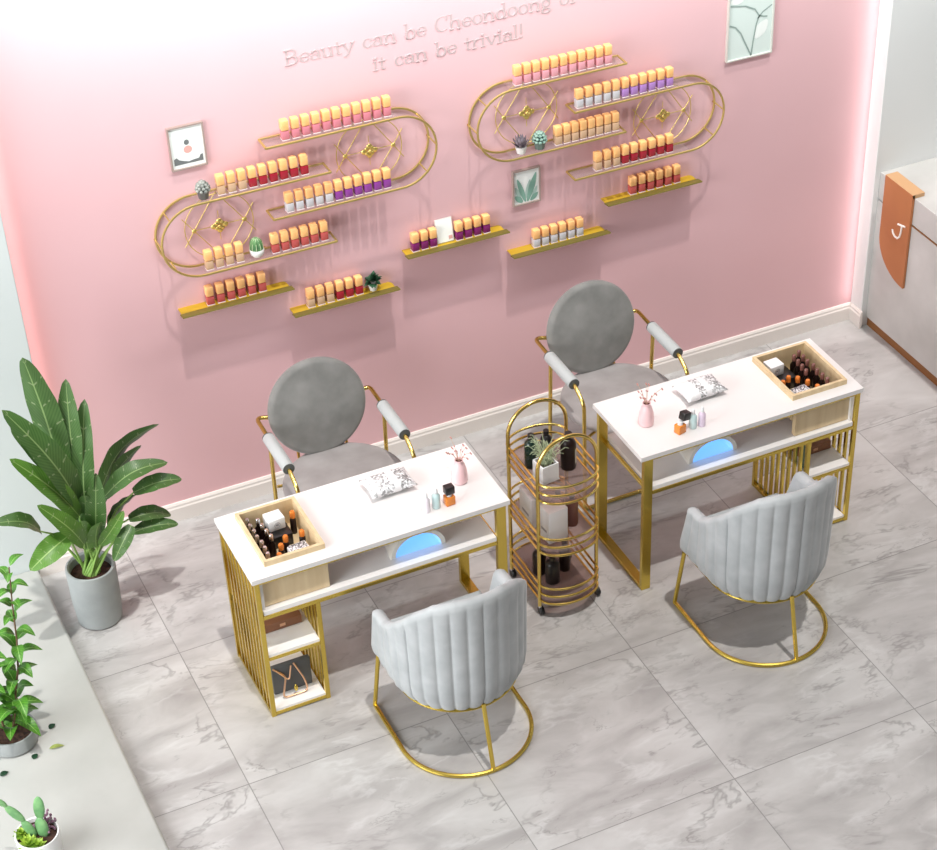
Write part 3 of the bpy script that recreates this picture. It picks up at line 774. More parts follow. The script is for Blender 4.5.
# curing lamps
def nail_lamp(loc, label):
    t = thing('nail_lamp', loc, label, 'lamp', 'nail curing lamps on the lower shelves')
    n = 20
    def ar(a, h, y, z=0.): return [Vector((a * cos(pi * k / n), y, z + h * sin(pi * k / n))) for k in range(n + 1)]
    g = G()
    # outer shell rings front to back, then inner recess
    rings = [ar(.122, .108, -.088), ar(.124, .110, -.080), ar(.118, .105, -.02), ar(.100, .090, .06), ar(.070, .060, .088)]
    vs = [[g.bm.verts.new(p) for p in r] for r in rings]
    for a, b2 in zip(vs, vs[1:]):
        for j in range(n): g.bm.faces.new((a[j], a[j + 1], b2[j + 1], b2[j]))
    g.bm.faces.new(vs[-1])
    inn = [g.bm.verts.new(p) for p in ar(.102, .088, -.088, .002)]
    for j in range(n): g.bm.faces.new((vs[0][j + 1], vs[0][j], inn[j], inn[j + 1]))
    g.build('lamp_shell', M['lamp_white'], t)
    g = G()
    vs = [[g.bm.verts.new(p) for p in r] for r in (ar(.102, .088, -.0875, .002), ar(.098, .084, -.05, .002), ar(.085, .070, .045, .002))]
    for a, b2 in zip(vs, vs[1:]):
        for j in range(n): g.bm.faces.new((a[j], a[j + 1], b2[j + 1], b2[j]))
    g.bm.faces.new(vs[-1]); g.build('glowing_lining', M['blue'], t)
    G().box((-.100, -.082, .0), (.100, .07, .0015)).build('base_plate', M['blue'], t)
    G().lathe([(0, 0), (.004, 0), (.004, .003), (0, .003)], n=10, M4=Matrix.Translation((-.128, -.02, .06)) @ Matrix.Rotation(radians(-70), 4, 'Y')).build('switch', M['dark'], t)
nail_lamp((.733, -1.285, ZL), 'white dome nail lamp glowing blue under the front left desktop')
nail_lamp((2.135, -1.285, ZL), 'white dome nail lamp glowing blue under the right hand desktop')

# things in the wooden trays
def tray(ox, mirror, where):
    z = .6555
    X = (lambda x: ox + x) if not mirror else (lambda x: ox + DW - x)
    grp = f'small bottles in the {where} tray'
    ys = [-1.085, -1.125, -1.165, -1.205, -1.245, -1.285, -1.325]
    first = None
    for i, y in enumerate(ys):
        lb = f'{ORD[i]} small dark bottle counted from the wall in {where} tray'
        if first is None:
            first = thing('dark_bottle', (X(.112), y, z), lb, 'bottle', grp)
            G().lathe([(0, 0), (.015, 0), (.016, .004), (.016, .062), (.008, .076), (.008, .082), (0, .082)], n=14).build('bottle_body', M['brown_glass'], first)
            G().lathe([(0, .0825), (.0095, .0825), (.0095, .108), (.007, .112), (0, .112)], n=12).build('cap', M['chrome'] if not mirror else M['rose_glass'], first)
        else: dup(first, (X(.112 + random.uniform(-.002, .006)), y, z), lb)
    for i, y in enumerate((-1.085, -1.125, -1.165, -1.205)):
        dup(first, (X(.150 + .004 * i), y - .02 , z), f'dark bottle {ORD[i]} from the wall in the second column of {where} tray')
    bk = G().box((-.050, -.055, 0), (.050, .045, .058), .003).build('black_box', M['dark']); bk.location = (X(.215 if not mirror else .235), -1.135, z)
    tag(bk, f'plain black box under the white box in {where} tray', 'box')
    wb = thing('white_box', (X(.215 if not mirror else .265), -1.115, z + .0585), f'small white cube box on black box in {where} tray', 'box', None, .06)
    G().box((-.036, -.032, 0), (.036, .032, .054), .003).build('box_body', M['white_box'], wb)
    g = G(); g.tube(arc((0, .026), .012, 0, 340, 16, y=-.0325), .0012, closed=True, n=5); g.box((-.006, -.0332, .0215), (.006, -.0318, .0305)); g.build('box_print', M['grey_print'], wb)
    ow = ['in front of the dark bottles in', 'second from the dark bottles in', 'beside the boxes in' if not mirror else 'right in front of the black box in', 'nearest the inner side of', 'at the front edge of']
    for i, (x, y, hh) in enumerate([(.184, -1.275, .082), (.216, -1.242, .088), (.292, -1.120, .098) if not mirror else (.252, -1.222, .09), (.288, -1.235, .085), (.160, -1.318, .075)]):
        ob = thing('orange_capped_bottle', (X(x), y, z), f'orange capped bottle {ow[i]} {where} tray', 'bottle', f'orange capped bottles in the {where} tray')
        G().lathe([(0, 0), (.013, 0), (.013, hh * .7), (.006, hh * .8), (0, hh * .8)], n=14).build('bottle_body', M['brown_glass'], ob)
        G().lathe([(0, hh * .8), (.011, hh * .8), (.012, hh * 1.05), (.009, hh * 1.12), (0, hh * 1.12)], n=12).build('cap', M['orange_cap'], ob)
    gb = thing('glitter_case', (X(.245), -1.318, z), f'square silver glitter case at the front of {where} tray', 'case', None, .1)
    G().box((-.040, -.026, 0), (.040, .030, .082), .003).build('case_body', M['white_box'], gb)
    G().box((-.037, -.027, .0822), (.037, .027, .086), .001).build('case_lid', M['glitter'], gb)
tray(0, False, "left desk")
tray(DX2, True, "right desk")

# pedestal contents
def clutch(x, y, z, label):
    t = thing('clutch_bag', (x, y, z), label, 'bag')
    G().box((-.085, -.012, 0), (.085, .012, .15), .006).build('bag_body', M['clutch'], t)
    g = G(); pts = fillet([(-.080, -.014, .148), (-.030, -.020, .095), (-.060, -.050, .008), (.050, -.050, .008), (.045, -.03, .060), (.010, -.016, .148)], .02)
    g.tube(pts, .004, n=6); g.tube(fillet([(-.075, -.015, .145), (-.02, -.03, .075), (-.005, -.025, .148)], .02), .0035, n=6)
    g.build('cord', M['rose_gold'], t)
    g = G(); g.lathe([(0, 0), (.006, .003), (.0085, .018), (.005, .032), (0, .036)], (.0, -.045, .022), 10); g.build('tassel', M['gold'], t)
clutch(.140, -1.345, .0345, 'dark grey clutch bag with rose gold cord in left desk pedestal')
def book_box(x, y, z, label):
    t = thing('tan_case', (x, y, z), label, 'box')
    G().box((-.085, -.12, 0), (.085, .10, .045), .005).build('case_body', M['tan_box'], t)
    G().box((-.012, -.1215, .016), (.012, -.1195, .030)).build('clasp', M['rose_gold'], t)
book_box(.140, -1.190, .3385, 'tan leather case on the middle shelf of left desk pedestal')
book_box(DX2 + DW - .130, -1.185, .3385, 'tan leather case on the middle shelf of right desk pedestal')
t = thing('glass_bottle', (DX2 + DW - .232, -1.36, .3385), 'pale patterned glass jar on the right desk pedestal shelf', 'jar')
G().lathe([(0, 0), (.014, 0), (.016, .01), (.016, .09), (.008, .11), (.008, .125), (0, .125)], n=14).build('jar_body', M['bluegreen'], t)
G().lathe([(0, .1255), (.011, .1255), (.011, .14), (0, .14)], n=12).build('lid', M['gold'], t)

# ------------------------------------------------------------------ round-back grey chairs
def round_chair(x, label):
    t = thing('round_back_armchair', (x, -.62, 0), label, 'chair', 'round back grey armchairs')
    R = .275; prof = []
    for i in range(9): a = radians(-90 + 90 * i / 8); prof.append((R - .028 + .028 * cos(a), .418 + .028 + .022 * sin(a)))
    for i in range(1, 9): a = radians(90 * i / 8); prof.append((R - .028 + .028 * cos(a), .446 + .020 * sin(a)))
    prof = [(0, .424)] + prof + [(R * .6, .474), (0, .477)]
    G().lathe(prof, (0, -.02, 0), 56).build('seat', M['seat_grey'], t)
    # back cushion disc, leaning back
    RB = .228; prof = [(0, -.028)]
    for i in range(13): a = radians(-90 + 180 * i / 12); prof.append((RB - .026 + .026 * cos(a), .026 * sin(a)))
    prof += [(RB * .7, .034), (RB * .35, .037), (0, .038)]
    MB = Matrix.Translation((0, .268, .672)) @ Matrix.Rotation(radians(90 - 12), 4, 'X')
    bk = G().lathe(prof, n=64, M4=MB).build('backrest', M['cushion_grey'], t)
    hw = .269; r = .0095
    for s in (-1, 1):
        pts = fillet([(s * .20, .300, .655), (s * hw, .318, .662), (s * hw, .16, .655), (s * hw, -.09, .652), (s * hw, -.185, .60), (s * hw, -.195, .01)], .035, 6)
        G().tube(pts, r, n=10).build('arm_frame', M['gold_tube'], t)
        G().tube([(s * hw, .150, .650), (s * hw, .175, .005)], r, n=10).build('leg', M['gold_tube'], t)
        G().tube([(s * hw, .175, .010), (s * hw, -.195, .010)], r, n=10).build('floor_rail', M['gold_tube'], t)
        g = G(); prof = [(0, -.125), (.024, -.125), (.0275, -.120), (.0275, .120), (.024, .125), (0, .125)]
        MP = Matrix.Translation((s * hw, .040, .6535)) @ Matrix.Rotation(radians(90), 4, 'X')
        g.lathe(prof, n=20, M4=MP); pad = g.build('arm_pad', M['pad_grey'], t)
        for q in (-.127, .127):
            G().lathe([(0, -.0015), (.0262, -.0015), (.0262, .0015), (0, .0015)], n=20, M4=MP @ Matrix.Translation((0, 0, q))).build('pad_end', M['pad_end'], pad)
        G().tube([(s * hw, .12, .415), (s * .12, .10, .412)], .007, n=8).build('seat_bracket', M['gold_tube'], t)
        G().tube([(s * hw, -.195, .412), (s * .12, -.12, .412)], .007, n=8).build('seat_bracket', M['gold_tube'], t)
        G().tube([(s * .115, .19, .415), (s * .115, .248, .43), (s * .115, .270, .56)], .007, n=8).build('back_support', M['gold_tube'], t)
    G().tube([(-hw, -.195, .010), (hw, -.195, .010)], r, n=10).build('cross_rail', M['gold_tube'], t)
    return t
c1 = round_chair(.694, 'round back grey velvet armchair behind the front left desk')
dup(c1, (2.063, -.62, 0), 'round back grey velvet armchair behind the right hand desk')

# ------------------------------------------------------------------ barrel chairs
def barrel_chair(x, y, label):
    t = thing('barrel_chair', (x, y, 0), label, 'chair', 'channel tufted barrel chairs')
    R = .282; ya = .195
    Ls = ya; La = pi * R; tot = 2 * Ls + La
    nseg = 288; ribs = 20
    def plan(s_, r):        # s_ 0..1 along the U from left arm front round the back
        d = s_ * tot
        if d < Ls: return Vector((-r, ya - d, 0)), Vector((-1, 0, 0))
        if d < Ls + La:
            a = (d - Ls) / R; return Vector((-r * cos(a), -r * sin(a), 0)), Vector((-cos(a), -sin(a), 0))
        q = d - Ls - La; return Vector((r, q, 0)), Vector((1, 0, 0))
    def sm(a, b2, v): v = max(0, min(1, (v - a) / (b2 - a))); return v * v * (3 - 2 * v)
    def rim(s_):
        e = min(s_, 1 - s_) * tot      # distance from arm front
        kp = [(0, .612), (.06, .618), (.12, .622), (.20, .662), (.285, .735), (.36, .805), (.44, .862), (.53, .888), (.64, .893)]
        for (a_, za), (b_, zb_) in zip(kp, kp[1:]):
            if e <= b_: return za + (zb_ - za) * (e - a_) / (b_ - a_)
        return .893
    rings = []
    for i in range(nseg + 1):
        s_ = i / nseg; top = rim(s_); e = min(s_, 1 - s_) * tot
        ph = s_ * ribs; groove = abs(sin(pi * ph)) ** .45
        bot = .305
        th = .050
        pinch = 1 - .55 * (1 - min(1, e / .03)) ** 2          # rounded arm fronts
        ring = []
        def P_(rad, z):
            p, n_ = plan(s_, R)
            if p.y > 0: p.y *= 1.30 - .50 * (z - .318) / .30
            return p + n_ * (rad - R) + Vector((0, 0, z))
        go = .011 * (groove - 1)
        f = .5 + .5 * pinch
        # outer face up
        for v in (0, .04, .12, .25, .45, .65, .85, .94):
            inn = 0 if v > .20 else -.036 * (1 - v / .20) ** 1.8
            gg = go * (1 if v < .9 else .4)
            fl = .010 * v
            ring.append(P_(R + inn + gg + fl - (1 - pinch) * .02, bot + (top - bot) * v))
        for k in range(1, 6):
            a = radians(180 * k / 6); ring.append(P_(R + .010 - th / 2 + th / 2 * cos(a) - (1 - pinch) * .02 * cos(a), top - .018 + .022 * sin(a) * pinch))
        for v in (.9, .5, .3): ring.append(P_(R - th + .010 * v + (1 - pinch) * .015, bot + (top - bot) * v))
        ring.append(P_(R - th - .03, bot + .01))
        rings.append(ring)
    g = G(); g.ring_strip(rings)
    g.build('shell', M['velvet'], t, ang=70)
    # seat cushion
    poly = [(-.218, .235), (-.218, 0)] + [(-.218 * cos(radians(180 * k / 20)), -.218 * sin(radians(180 * k / 20))) for k in range(1, 20)] + [(.218, 0), (.218, .235)]
    G().prism(poly, .346, .470, bev=.025).build('seat_cushion', M['velvet'], t, ang=60)
    poly2 = [(px * 1.04, py * 1.04 if py < 0 else py * .9) for px, py in poly]
    G().prism(poly2, .318, .345).build('seat_base', M['velvet'], t, ang=60)
    r = .0095
    rb = .243
    und = [(-rb, .205, .303)] + [(-rb, 0.0, .303)] + [(-rb * cos(radians(180 * k / 24)), -rb * sin(radians(180 * k / 24)), .303) for k in range(1, 24)] + [(rb, 0, .303), (rb, .205, .303)]
    G().tube(und, .007, n=8).build('under_rail', M['gold'], t)
    yb = -.045; rf = .276
    base = [(-rf, .248, r)] + [(-rf * cos(radians(180 * k / 32)), yb - rf * sin(radians(180 * k / 32)), r) for k in range(0, 33)] + [(rf, .248, r)]
    G().tube(base, r, n=8).build('floor_loop', M['gold'], t)
    for s in (-1, 1):
        G().tube([(s * rf, .248, r), (s * .252, .220, .31)], r, n=8).build('leg', M['gold'], t)
    G().tube([(0.002, yb - rf, r), (0.002, -.246, .318)], r, n=8).build('leg', M['gold'], t)
    return t
b1 = barrel_chair(.690, -1.822, 'silver grey channel tufted barrel chair at the front left desk')
dup(b1, (2.117, -1.832, 0), 'silver grey channel tufted barrel chair at the right hand desk')

# ------------------------------------------------------------------ trolley
TX, TY = 1.421, -1.230
tr = thing('serving_trolley', (TX, TY, 0), 'gold three tier trolley with arched handles between the two desks', 'trolley')
hx, hy = .139, .142
zw = .048
for sy in (-1, 1):
    pts = [(-hx, sy * hy, zw)] + [(-hx, sy * hy, .60)] + arc((0, .785), hx, 180, 0, 20, y=sy * hy) + [(hx, sy * hy, .60), (hx, sy * hy, zw)]
    G().tube(pts, .0085, n=10).build('arch_frame', M['gold_tube'], tr)
nose = .085
def oval(z, k=1.):
    p = []
    for i in range(17): a = pi * i / 16; p.append((hx * cos(a) * k, (hy + nose * sin(a)) * k if k == 1 else (hy + nose * sin(a)) * k, z))
    for i in range(17): a = pi + pi * i / 16; p.append((hx * cos(a) * k, (-hy + nose * sin(a)) * k, z))
    return p
tiers = (.645, .364, .087)
for z in tiers:
    for dz in (0, .043, .086):
        G().tube(oval(z + dz), .0055, closed=True, n=8).build('basket_ring', M['gold_tube'], tr)
    pl = [(x_, y_) for x_, y_, _ in oval(0, .985)]
    G().prism(pl, z - .003, z + .003).build('glass_tray', M['smoke'], tr, smooth=False)
for sx in (-1, 1):
    for sy in (-1, 1):
        w = G(); MW = Matrix.Translation((sx * hx + .006, sy * hy, .022)) @ Matrix.Rotation(radians(90), 4, 'Y')
        w.lathe([(0, -.010), (.018, -.010), (.0215, -.006), (.0215, .006), (.018, .010), (0, .010)], n=20, M4=MW)
        wh = w.build('caster', M['rubber'], tr)
        G().lathe([(0, .0), (.006, 0), (.006, .004), (0, .004)], n=12, M4=MW @ Matrix.Translation((0, 0, .0085))).build('hub', M['chrome'], wh)
        G().box((sx * hx - .007, sy * hy - .008, .040), (sx * hx + .007, sy * hy + .008, .054), .002).build('caster_fork', M['chrome'], wh)
z1, z2, z3 = (z + .0035 for z in tiers)
def big_bottle(loc, body, label, h=.17, r=.030, lab=True, pump=True, cat='bottle', group='bottles on the gold trolley'):
    t = thing('lotion_bottle', loc, label, cat, group)
    G().lathe([(0, 0), (r * .94, 0), (r, .006), (r, h * .70), (r * .85, h * .78), (r * .38, h * .84), (r * .38, h * .9), (0, h * .9)], n=24).build('bottle_body', body, t)
    G().lathe([(0, h * .9), (r * .48, h * .9), (r * .48, h), (0, h)], n=18).build('cap', M['dark'], t)
    if lab:
        g = G(); n = 12; rr = r + .0006
        for i in range(n):
            a0, a1 = radians(-60 + 100 * i / n), radians(-60 + 100 * (i + 1) / n)
            vs = [g.bm.verts.new((rr * cos(a), rr * sin(a), zz)) for a, zz in ((a0, h * .16), (a1, h * .16), (a1, h * .58), (a0, h * .58))]
            g.bm.faces.new(vs)
        g.build('paper_label', M['label'], t)
    return t
big_bottle((TX + .075, TY + -.005, z1), M['brown_glass'], 'dark brown bottle with grey label on top tier, right of plant', .18, .034)
big_bottle((TX - .062, TY + .075, z1), mat('dark_green_glass', (.008, .022, .016), .12), 'dark green bottle at left back of the top trolley tier', .165, .030, False)
big_bottle((TX + .015, TY + .085, z1), M['dark'], 'black bottle behind the white planter on the top trolley tier', .155, .026, False)
pt = thing('planter', (TX - .045, TY - .030, z1), 'wispy pale plant in square white planter on top trolley tier', 'plant', None, .12)
g = G(); g.box((-.042, -.042, 0), (.042, .042, .006)); g.box((-.040, -.040, .006), (.040, -.034, .088)); g.box((-.040, .034, .006), (.040, .040, .088)); g.box((-.040, -.034, .006), (-.034, .034, .088)); g.box((.034, -.034, .006), (.040, .034, .088))
g.build('planter_box', M['white_box'], pt, smooth=False)
G().box((-.034, -.034, .006), (.034, .034, .072)).build('soil', M['soil'], pt, smooth=False)
g = G()
for i in range(80):
    a = random.uniform(0, 2 * pi); s_ = random.uniform(.01, .07); h = random.uniform(.05, .13)
    p0 = Vector((random.uniform(-.02, .02), random.uniform(-.02, .02), .072)); p2 = p0 + Vector((s_ * cos(a), s_ * sin(a), h)); g.tube([p0, (p0 + p2) / 2 + Vector((0, 0, .02)), p2, p2 + Vector((cos(a) * .014, sin(a) * .014, -.006))], .0013, n=4)
g.build('grass_blades', M['pale_grass'], pt)
def white_carton(loc, s, label, rz=0.):
    t = thing('white_carton', loc, label, 'box', 'white cartons on the trolley', rz)
    G().box((-s[0] / 2, -s[1] / 2, 0), (s[0] / 2, s[1] / 2, s[2]), .002).build('carton_body', M['white_box'], t)
    G().box((-s[0] / 2 - .001, -s[1] * .25, s[2] * .3), (-s[0] / 2, s[1] * .25, s[2] * .38)).build('carton_print', M['grey_print'], t)
white_carton((TX - .075, TY + .06, z2), (.055, .12, .155), 'white carton at the back left of the middle trolley tier')
white_carton((TX - .040, TY - .085, z2), (.095, .085, .165), 'large white carton at the front of the middle trolley tier', .1)
big_bottle((TX + .030, TY + .01, z2), M['pouch'], 'reddish brown bottle at the middle of the middle trolley tier', .15, .026, False)
big_bottle((TX + .070, TY - .045, z2), M['rose_glass'], 'pale brown bottle at the right of the middle trolley tier', .16, .028, False)
big_bottle((TX - .060, TY + .02, z3), M['brown_glass'], 'dark bottle at the back left of the bottom trolley tier', .15, .030, False)
big_bottle((TX - .035, TY - .060, z3), M['dark'], 'black bottle at the front left of the bottom trolley tier', .14, .032, False)
big_bottle((TX + .050, TY - .010, z3), M['brown_glass'], 'dark brown bottle at the right of the bottom trolley tier', .15, .026, False)

# ------------------------------------------------------------------ big leafy plant
PX, PY = -.440, -.498
pl = thing('bird_of_paradise_plant', (PX, PY, 0), 'tall broad leaved green plant in grey concrete pot by left wall', 'plant')
G().lathe([(0, 0), (.085, 0), (.096, .008), (.104, .10), (.107, .278), (.105, .296), (.098, .298), (.091, .290), (.089, .25), (0, .25)], n=48).build('pot', M['pot_grey'], pl)
G().lathe([(0, .248), (.088, .248), (.088, .256), (.04, .262), (0, .264)], n=30).build('soil', M['soil'], pl)
O = Vector((PX, PY, 0))
# petiole base -> blade base -> tip (world coordinates), width, arch, lit?
LV = [
 ((-.479, -.515, .80), (-.536, -.50, 1.405), .155, .04, 0, (1, -.5, .1)),
 ((-.425, -.505, .80), (-.382, -.47, 1.235), .115, .03, 0, (1, -.5, 0)),
 ((-.418, -.515, .60), (-.327, -.49, 1.130), .120, .05, 0, (1, -.6, 0)),
 ((-.440, -.530, .66), (-.657, -.50, 1.191), .150, .10, 0, None),
 ((-.470, -.475, .72), (-.629, -.42, 1.040), .110, .08, 0, None),
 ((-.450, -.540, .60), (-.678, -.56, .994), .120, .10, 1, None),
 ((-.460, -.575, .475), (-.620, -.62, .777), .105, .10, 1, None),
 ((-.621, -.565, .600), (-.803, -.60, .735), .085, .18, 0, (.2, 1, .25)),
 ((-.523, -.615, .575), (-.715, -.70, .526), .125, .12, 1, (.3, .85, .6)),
 ((-.340, -.490, .640), (-.036, -.45, .880), .100, .16, 0, (.5, .35, -.8)),
 ((-.345, -.475, .560), (-.118, -.42, .777), .085, .10, 0, (.5, .3, -.8)),
 ((-.330, -.515, .640), (-.037, -.50, .712), .095, .20, 0, (.0, .9, .3)),
 ((-.205, -.515, .620), (.011, -.50, .606), .080, .13, 0, (0, .9, .4)),
 ((-.245, -.515, .490), (-.060, -.50, .435), .075, .16, 0, (0, .9, .4)),
 ((-.240, -.540, .435), (-.046, -.55, .415), .070, .12, 0, (0, .9, .4)),
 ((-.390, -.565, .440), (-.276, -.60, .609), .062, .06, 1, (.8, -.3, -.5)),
 ((-.330, -.515, .480), (-.193, -.50, .594), .080, .10, 0, (.6, .4, -.5)),
 ((-.250, -.575, .500), (-.365, -.66, .410), .070, .06, 0, (.8, .3, .4)),
 ((-.440, -.535, .480), (-.415, -.57, .720), .110, .05, 0, (1, -.4, 0)),
 ((-.400, -.540, .470), (-.350, -.55, .800), .105, .06, 0, (1, -.3, 0)),
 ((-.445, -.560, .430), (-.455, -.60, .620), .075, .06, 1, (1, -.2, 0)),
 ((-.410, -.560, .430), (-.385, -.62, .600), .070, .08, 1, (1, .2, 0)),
]
for i, (b_, tp, w, sag, lit, sd) in enumerate(LV):
    b_, tp = Vector(b_) - O, Vector(tp) - O
    a = 2 * pi * i / len(LV); root = Vector((.035 * cos(a), .035 * sin(a), .255))
    side = Vector(sd) if sd else (tp - b_).cross(Vector((.25, -.75, .6))).normalized()
    st = G(); mid = (root + b_) / 2 + Vector((0, 0, .03)) - (tp - b_).normalized() * .0
    m1 = root.lerp(b_, .33) + Vector((0, 0, .035)) * (1 if abs(b_.x) > .1 else .2); m2 = root.lerp(b_, .7) + Vector((0, 0, .05)) * (1 if abs(b_.x) > .1 else .2)
    st.tube([root, m1, m2, b_], .0065, n=7, taper=.0035)
    so = st.build('stem', M['stem'], pl)
    g = G(); g.leaf(b_, tp, w * (.84 if w > .1 else 1), sag=sag, fold=.28, side=side, n=26, wave=.03)
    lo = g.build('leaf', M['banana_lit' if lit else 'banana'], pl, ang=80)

# ------------------------------------------------------------------ plants on the platform
LZ = .0505
RX, RY = -.985, -1.135
rp = thing('potted_branching_plant', (RX, RY, LZ), 'glossy leaved branching plant in shallow grey pot on the platform', 'plant')
G().lathe([(0, 0), (.088, 0), (.100, .010), (.104, .070), (.101, .078), (.093, .076), (.091, .058), (0, .058)], n=40).build('pot', M['pot_grey'], rp)
G().lathe([(0, .056), (.090, .056), (.090, .062), (.04, .066), (0, .068)], n=24).build('soil', M['soil'], rp)
stems = [[(.015, 0, .06), (.045, -.005, .22), (.085, -.01, .38), (.105, -.01, .52), (.120, -.01, .70), (.140, -.01, .88)],
         [(-.02, .01, .06), (-.03, .0, .20), (-.05, -.02, .36), (-.045, -.04, .50)],
         [(0, -.02, .06), (.02, -.05, .16), (.05, -.06, .27)]]
for s_ in stems: G().tube(s_, .0055, n=7, taper=.0025).build('stem', M['bark'], rp)
def along(s_, t):
    f = t * (len(s_) - 1); i = min(int(f), len(s_) - 2); return Vector(s_[i]).lerp(Vector(s_[i + 1]), f - i)
cnt = 0
for si, s_ in enumerate(stems):
    nn = (30, 16, 10)[si]
    for k in range(nn):
        t = .10 + .90 * k / (nn - 1); p = along(s_, t); a = k * 2.4 + si
        big = 1 - .45 * t if si == 0 else 1.
        ln = random.uniform(.10, .15) * big; el = random.uniform(-.1, .8)
        d = Vector((cos(a) * cos(el), sin(a) * cos(el), sin(el)))
        G().leaf(p + d * .006, p + d * ln, .050 * big + .008, sag=.16, fold=.30, n=8, shape='oval', curl=.25).build('leaf', M['glossy'], rp, ang=80)
QX, QY = -1.046, -1.795
sp_ = thing('succulent_planter', (QX, QY, LZ), 'white pot of prickly pear and mixed succulents at lower left corner', 'plant')
G().lathe([(0, 0), (.070, 0), (.076, .006), (.084, .130), (.082, .135), (.077, .133), (.075, .112), (0, .112)], n=40).build('pot', M['pot_white'], sp_)
G().lathe([(0, .110), (.0745, .110), (.0745, .116), (.03, .120), (0, .121)], n=24).build('soil', M['soil'], sp_)
def pad(p0, p1, w, th=.014):
    p0, p1 = Vector(p0), Vector(p1); ax = p1 - p0; ln = ax.length; ax.normalize(); sd = Vector((.85, -.5, 0)); sd = (sd - ax * sd.dot(ax)).normalized(); nn = ax.cross(sd)
    mt = Matrix(((sd.x, nn.x, ax.x, 0), (sd.y, nn.y, ax.y, 0), (sd.z, nn.z, ax.z, 0), (0, 0, 0, 1)))
    G().sphere((p0 + p1) / 2, 1, (w / 2, th / 2, ln / 2 * 1.06), 16, 12, M4=mt).build('cactus_pad', M['prickly'], sp_)
pad((-.010, .000, .112), (-.036, .004, .215), .044); pad((-.036, .004, .208), (-.082, .015, .305), .048)
pad((.020, -.014, .110), (.022, -.006, .208), .052, .022); pad((.022, -.004, .200), (.036, .004, .305), .044)
pad((-.082, .015, .300), (-.108, .02, .350), .032)
def rosette(c, R, n, m_, name):
    g = G()
    for ring in range(3):
        for k in range(n):
            a = 2 * pi * k / n + ring * .5; el = .25 + ring * .45; d = Vector((cos(a) * cos(el), sin(a) * cos(el), sin(el)))
            g.leaf(Vector(c), Vector(c) + d * R * (1 - .18 * ring), .018, sag=-.1, fold=.4, n=5, shape='oval')
    g.build(name, m_, sp_, ang=80)
rosette((-.040, -.030, .118), .050, 9, M['lime'], 'green_rosette'); rosette((-.052, .022, .125), .036, 8, M['lime'], 'green_rosette'); rosette((-.012, -.055, .120), .036, 8, M['lime'], 'green_rosette')
g = G()
for k in range(16):
    a = random.uniform(0, 2 * pi); e_ = random.uniform(.2, 1.3); d = Vector((cos(a) * cos(e_), sin(a) * cos(e_), sin(e_))); p0 = Vector((.040, .035, .118)); p1 = p0 + d * random.uniform(.04, .062)
    g.tube([p0, p1], .002, n=5)
    for q in range(5): g.sphere(p0.lerp(p1, .4 + .15 * q) + Vector((random.uniform(-.005, .005), random.uniform(-.005, .005), 0)), .005, (1, 1, 1.3), 6, 5)
g.build('plum_sprigs', M['plum'], sp_)
def fallen(x, y, a, m_, w, ln, label):
    g = G(); d = Vector((cos(a), sin(a), 0)) * ln / 2
    g.leaf(-d + Vector((0, 0, .001)), d + Vector((0, 0, .002)), w, sag=.10, fold=.15, side=(-sin(a), cos(a), 0), n=8, shape='oval')
    bmesh.ops.solidify(g.bm, geom=g.bm.faces[:], thickness=.001)
    o = g.build('fallen_leaf', m_, None, ang=80); o.location = (x, y, .0515); tag(o, label, 'leaf', 'leaves fallen on the platform')
fallen(-.822, -1.125, .5, M['darkgreen'], .026, .034, 'small round dark green leaf on platform, farthest from succulent pot')
fallen(-.838, -1.250, -.2, M['dryleaf'], .022, .060, 'slender yellow green leaf lying on the pale platform')
fallen(-.930, -1.262, .9, M['darkgreen'], .026, .032, 'small dark green leaf beside the grey pot foot')
fallen(-1.065, -1.30, .2, M['darkgreen'], .026, .036, 'small dark green leaf near the prickly pear')

# ------------------------------------------------------------------ light
def area(name, loc, to, sx, sy, e, col=(1, 1, 1)):
    l = bpy.data.lights.new(name, 'AREA'); l.shape = 'RECTANGLE'; l.size = sx; l.size_y = sy; l.energy = e; l.color = col
    o = bpy.data.objects.new(name, l); COL.objects.link(o); o.location = loc
    o.rotation_euler = (Vector(to) - Vector(loc)).to_track_quat('-Z', 'Y').to_euler(); return o
sun = bpy.data.lights.new('daylight', 'SUN'); sun.energy = 1.95; sun.angle = radians(1.5); sun.color = (1, .965, .92)
so = bpy.data.objects.new('daylight', sun); COL.objects.link(so); so.location = (1, -2, 6)
so.rotation_euler = Vector((-.008, .1, -.40)).to_track_quat('-Z', 'Y').to_euler()
area('window_light', (-4.5, -2.6, 2.6), (1, -1.2, .5), 4, 3.2, 370, (.97, .99, 1))
area('haze_fill', (1.9, -.85, 3.25), (1.9, 0, 3.0), 4.8, .3, 91, (.92, 1, 1))  # added light bleaching the upper wall, in place of white haze
def strip(x, tox, e, col):
    area('led_strip', (x, -.055, 1.45), (tox, .0, 1.45), 2.7, .02, e, col)
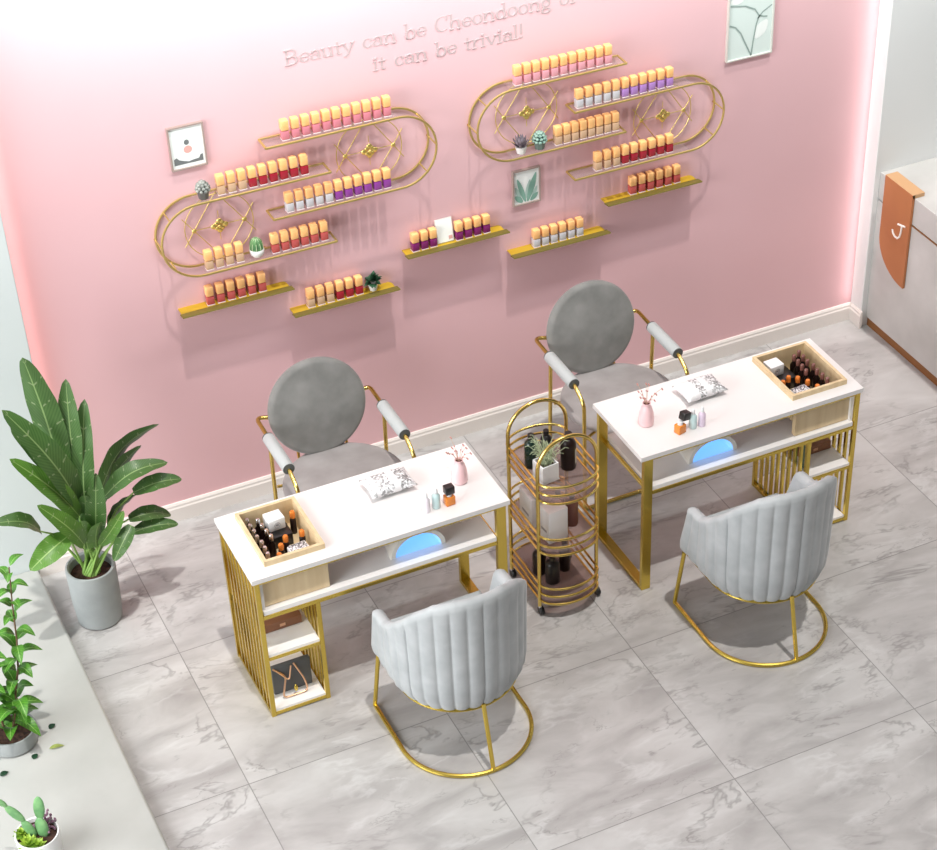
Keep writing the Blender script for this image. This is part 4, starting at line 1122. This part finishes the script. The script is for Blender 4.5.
for x, d_, e in ((XL + .012, 1, 1.2), (XR - .012, -1, 1.2)):
    l = bpy.data.lights.new('led_strip', 'AREA'); l.shape = 'RECTANGLE'; l.size = 2.8; l.size_y = .03; l.energy = e; l.color = (1, .62, .56) if d_ > 0 else (1, .84, .82)
    o = bpy.data.objects.new('led_strip', l); COL.objects.link(o); o.location = (x, -.05, 1.52)
    # long axis vertical, facing along the wall and slightly into it
    zax = -Vector((d_, .55, 0)).normalized(); xax = Vector((0, 0, 1)); yax = zax.cross(xax)
    o.rotation_euler = Matrix((xax, yax, zax)).transposed().to_euler()
w = bpy.data.worlds.new('soft_daylight'); bpy.context.scene.world = w; w.use_nodes = True
nt = w.node_tree; N, L = nt.nodes, nt.links
bg = N['Background']; tc = N.new('ShaderNodeTexCoord'); sx_ = N.new('ShaderNodeSeparateXYZ'); L.new(tc.outputs['Generated'], sx_.inputs[0])
mr = N.new('ShaderNodeMapRange'); mr.inputs[1].default_value = -1; mr.inputs[2].default_value = 1; L.new(sx_.outputs[2], mr.inputs[0])
c_ = ramp(mr.outputs[0], [(.3, (.30, .27, .26)), (.5, (.55, .54, .54)), (.72, (1, 1, 1)), (1, (.98, 1, 1))])
mx_ = N.new('ShaderNodeMapRange'); mx_.inputs[1].default_value = -1; mx_.inputs[2].default_value = 1; mx_.inputs[3].default_value = 2.1; mx_.inputs[4].default_value = .25
L.new(sx_.outputs[0], mx_.inputs[0])
vm_ = N.new('ShaderNodeVectorMath'); vm_.operation = 'SCALE'; L.new(c_, vm_.inputs[0]); my_ = N.new('ShaderNodeMapRange'); my_.inputs[1].default_value = -1; my_.inputs[2].default_value = .6; my_.inputs[3].default_value = .30; my_.inputs[4].default_value = 1.15
L.new(sx_.outputs[1], my_.inputs[0]); L.new(math_('MULTIPLY', mx_.outputs[0], my_.outputs[0]), vm_.inputs['Scale']); L.new(vm_.outputs[0], bg.inputs[0]); bg.inputs[1].default_value = .39

# ------------------------------------------------------------------ camera
cam = bpy.data.cameras.new('camera'); co = bpy.data.objects.new('camera', cam); COL.objects.link(co)
co.location = (-1.5635, -7.3109, 5.8468); co.rotation_euler = (.8945, 0, -.4786)
cam.sensor_width = 36; cam.sensor_fit = 'HORIZONTAL'; cam.lens = 1998.28 / 937 * 36
cam.shift_x = (468.5 - 587.64) / 937; cam.shift_y = (514.05 - 425) / 937; cam.clip_end = 60
bpy.context.scene.camera = co
bpy.context.scene.view_settings.view_transform = 'Standard'
bpy.context.scene.view_settings.look = 'None'
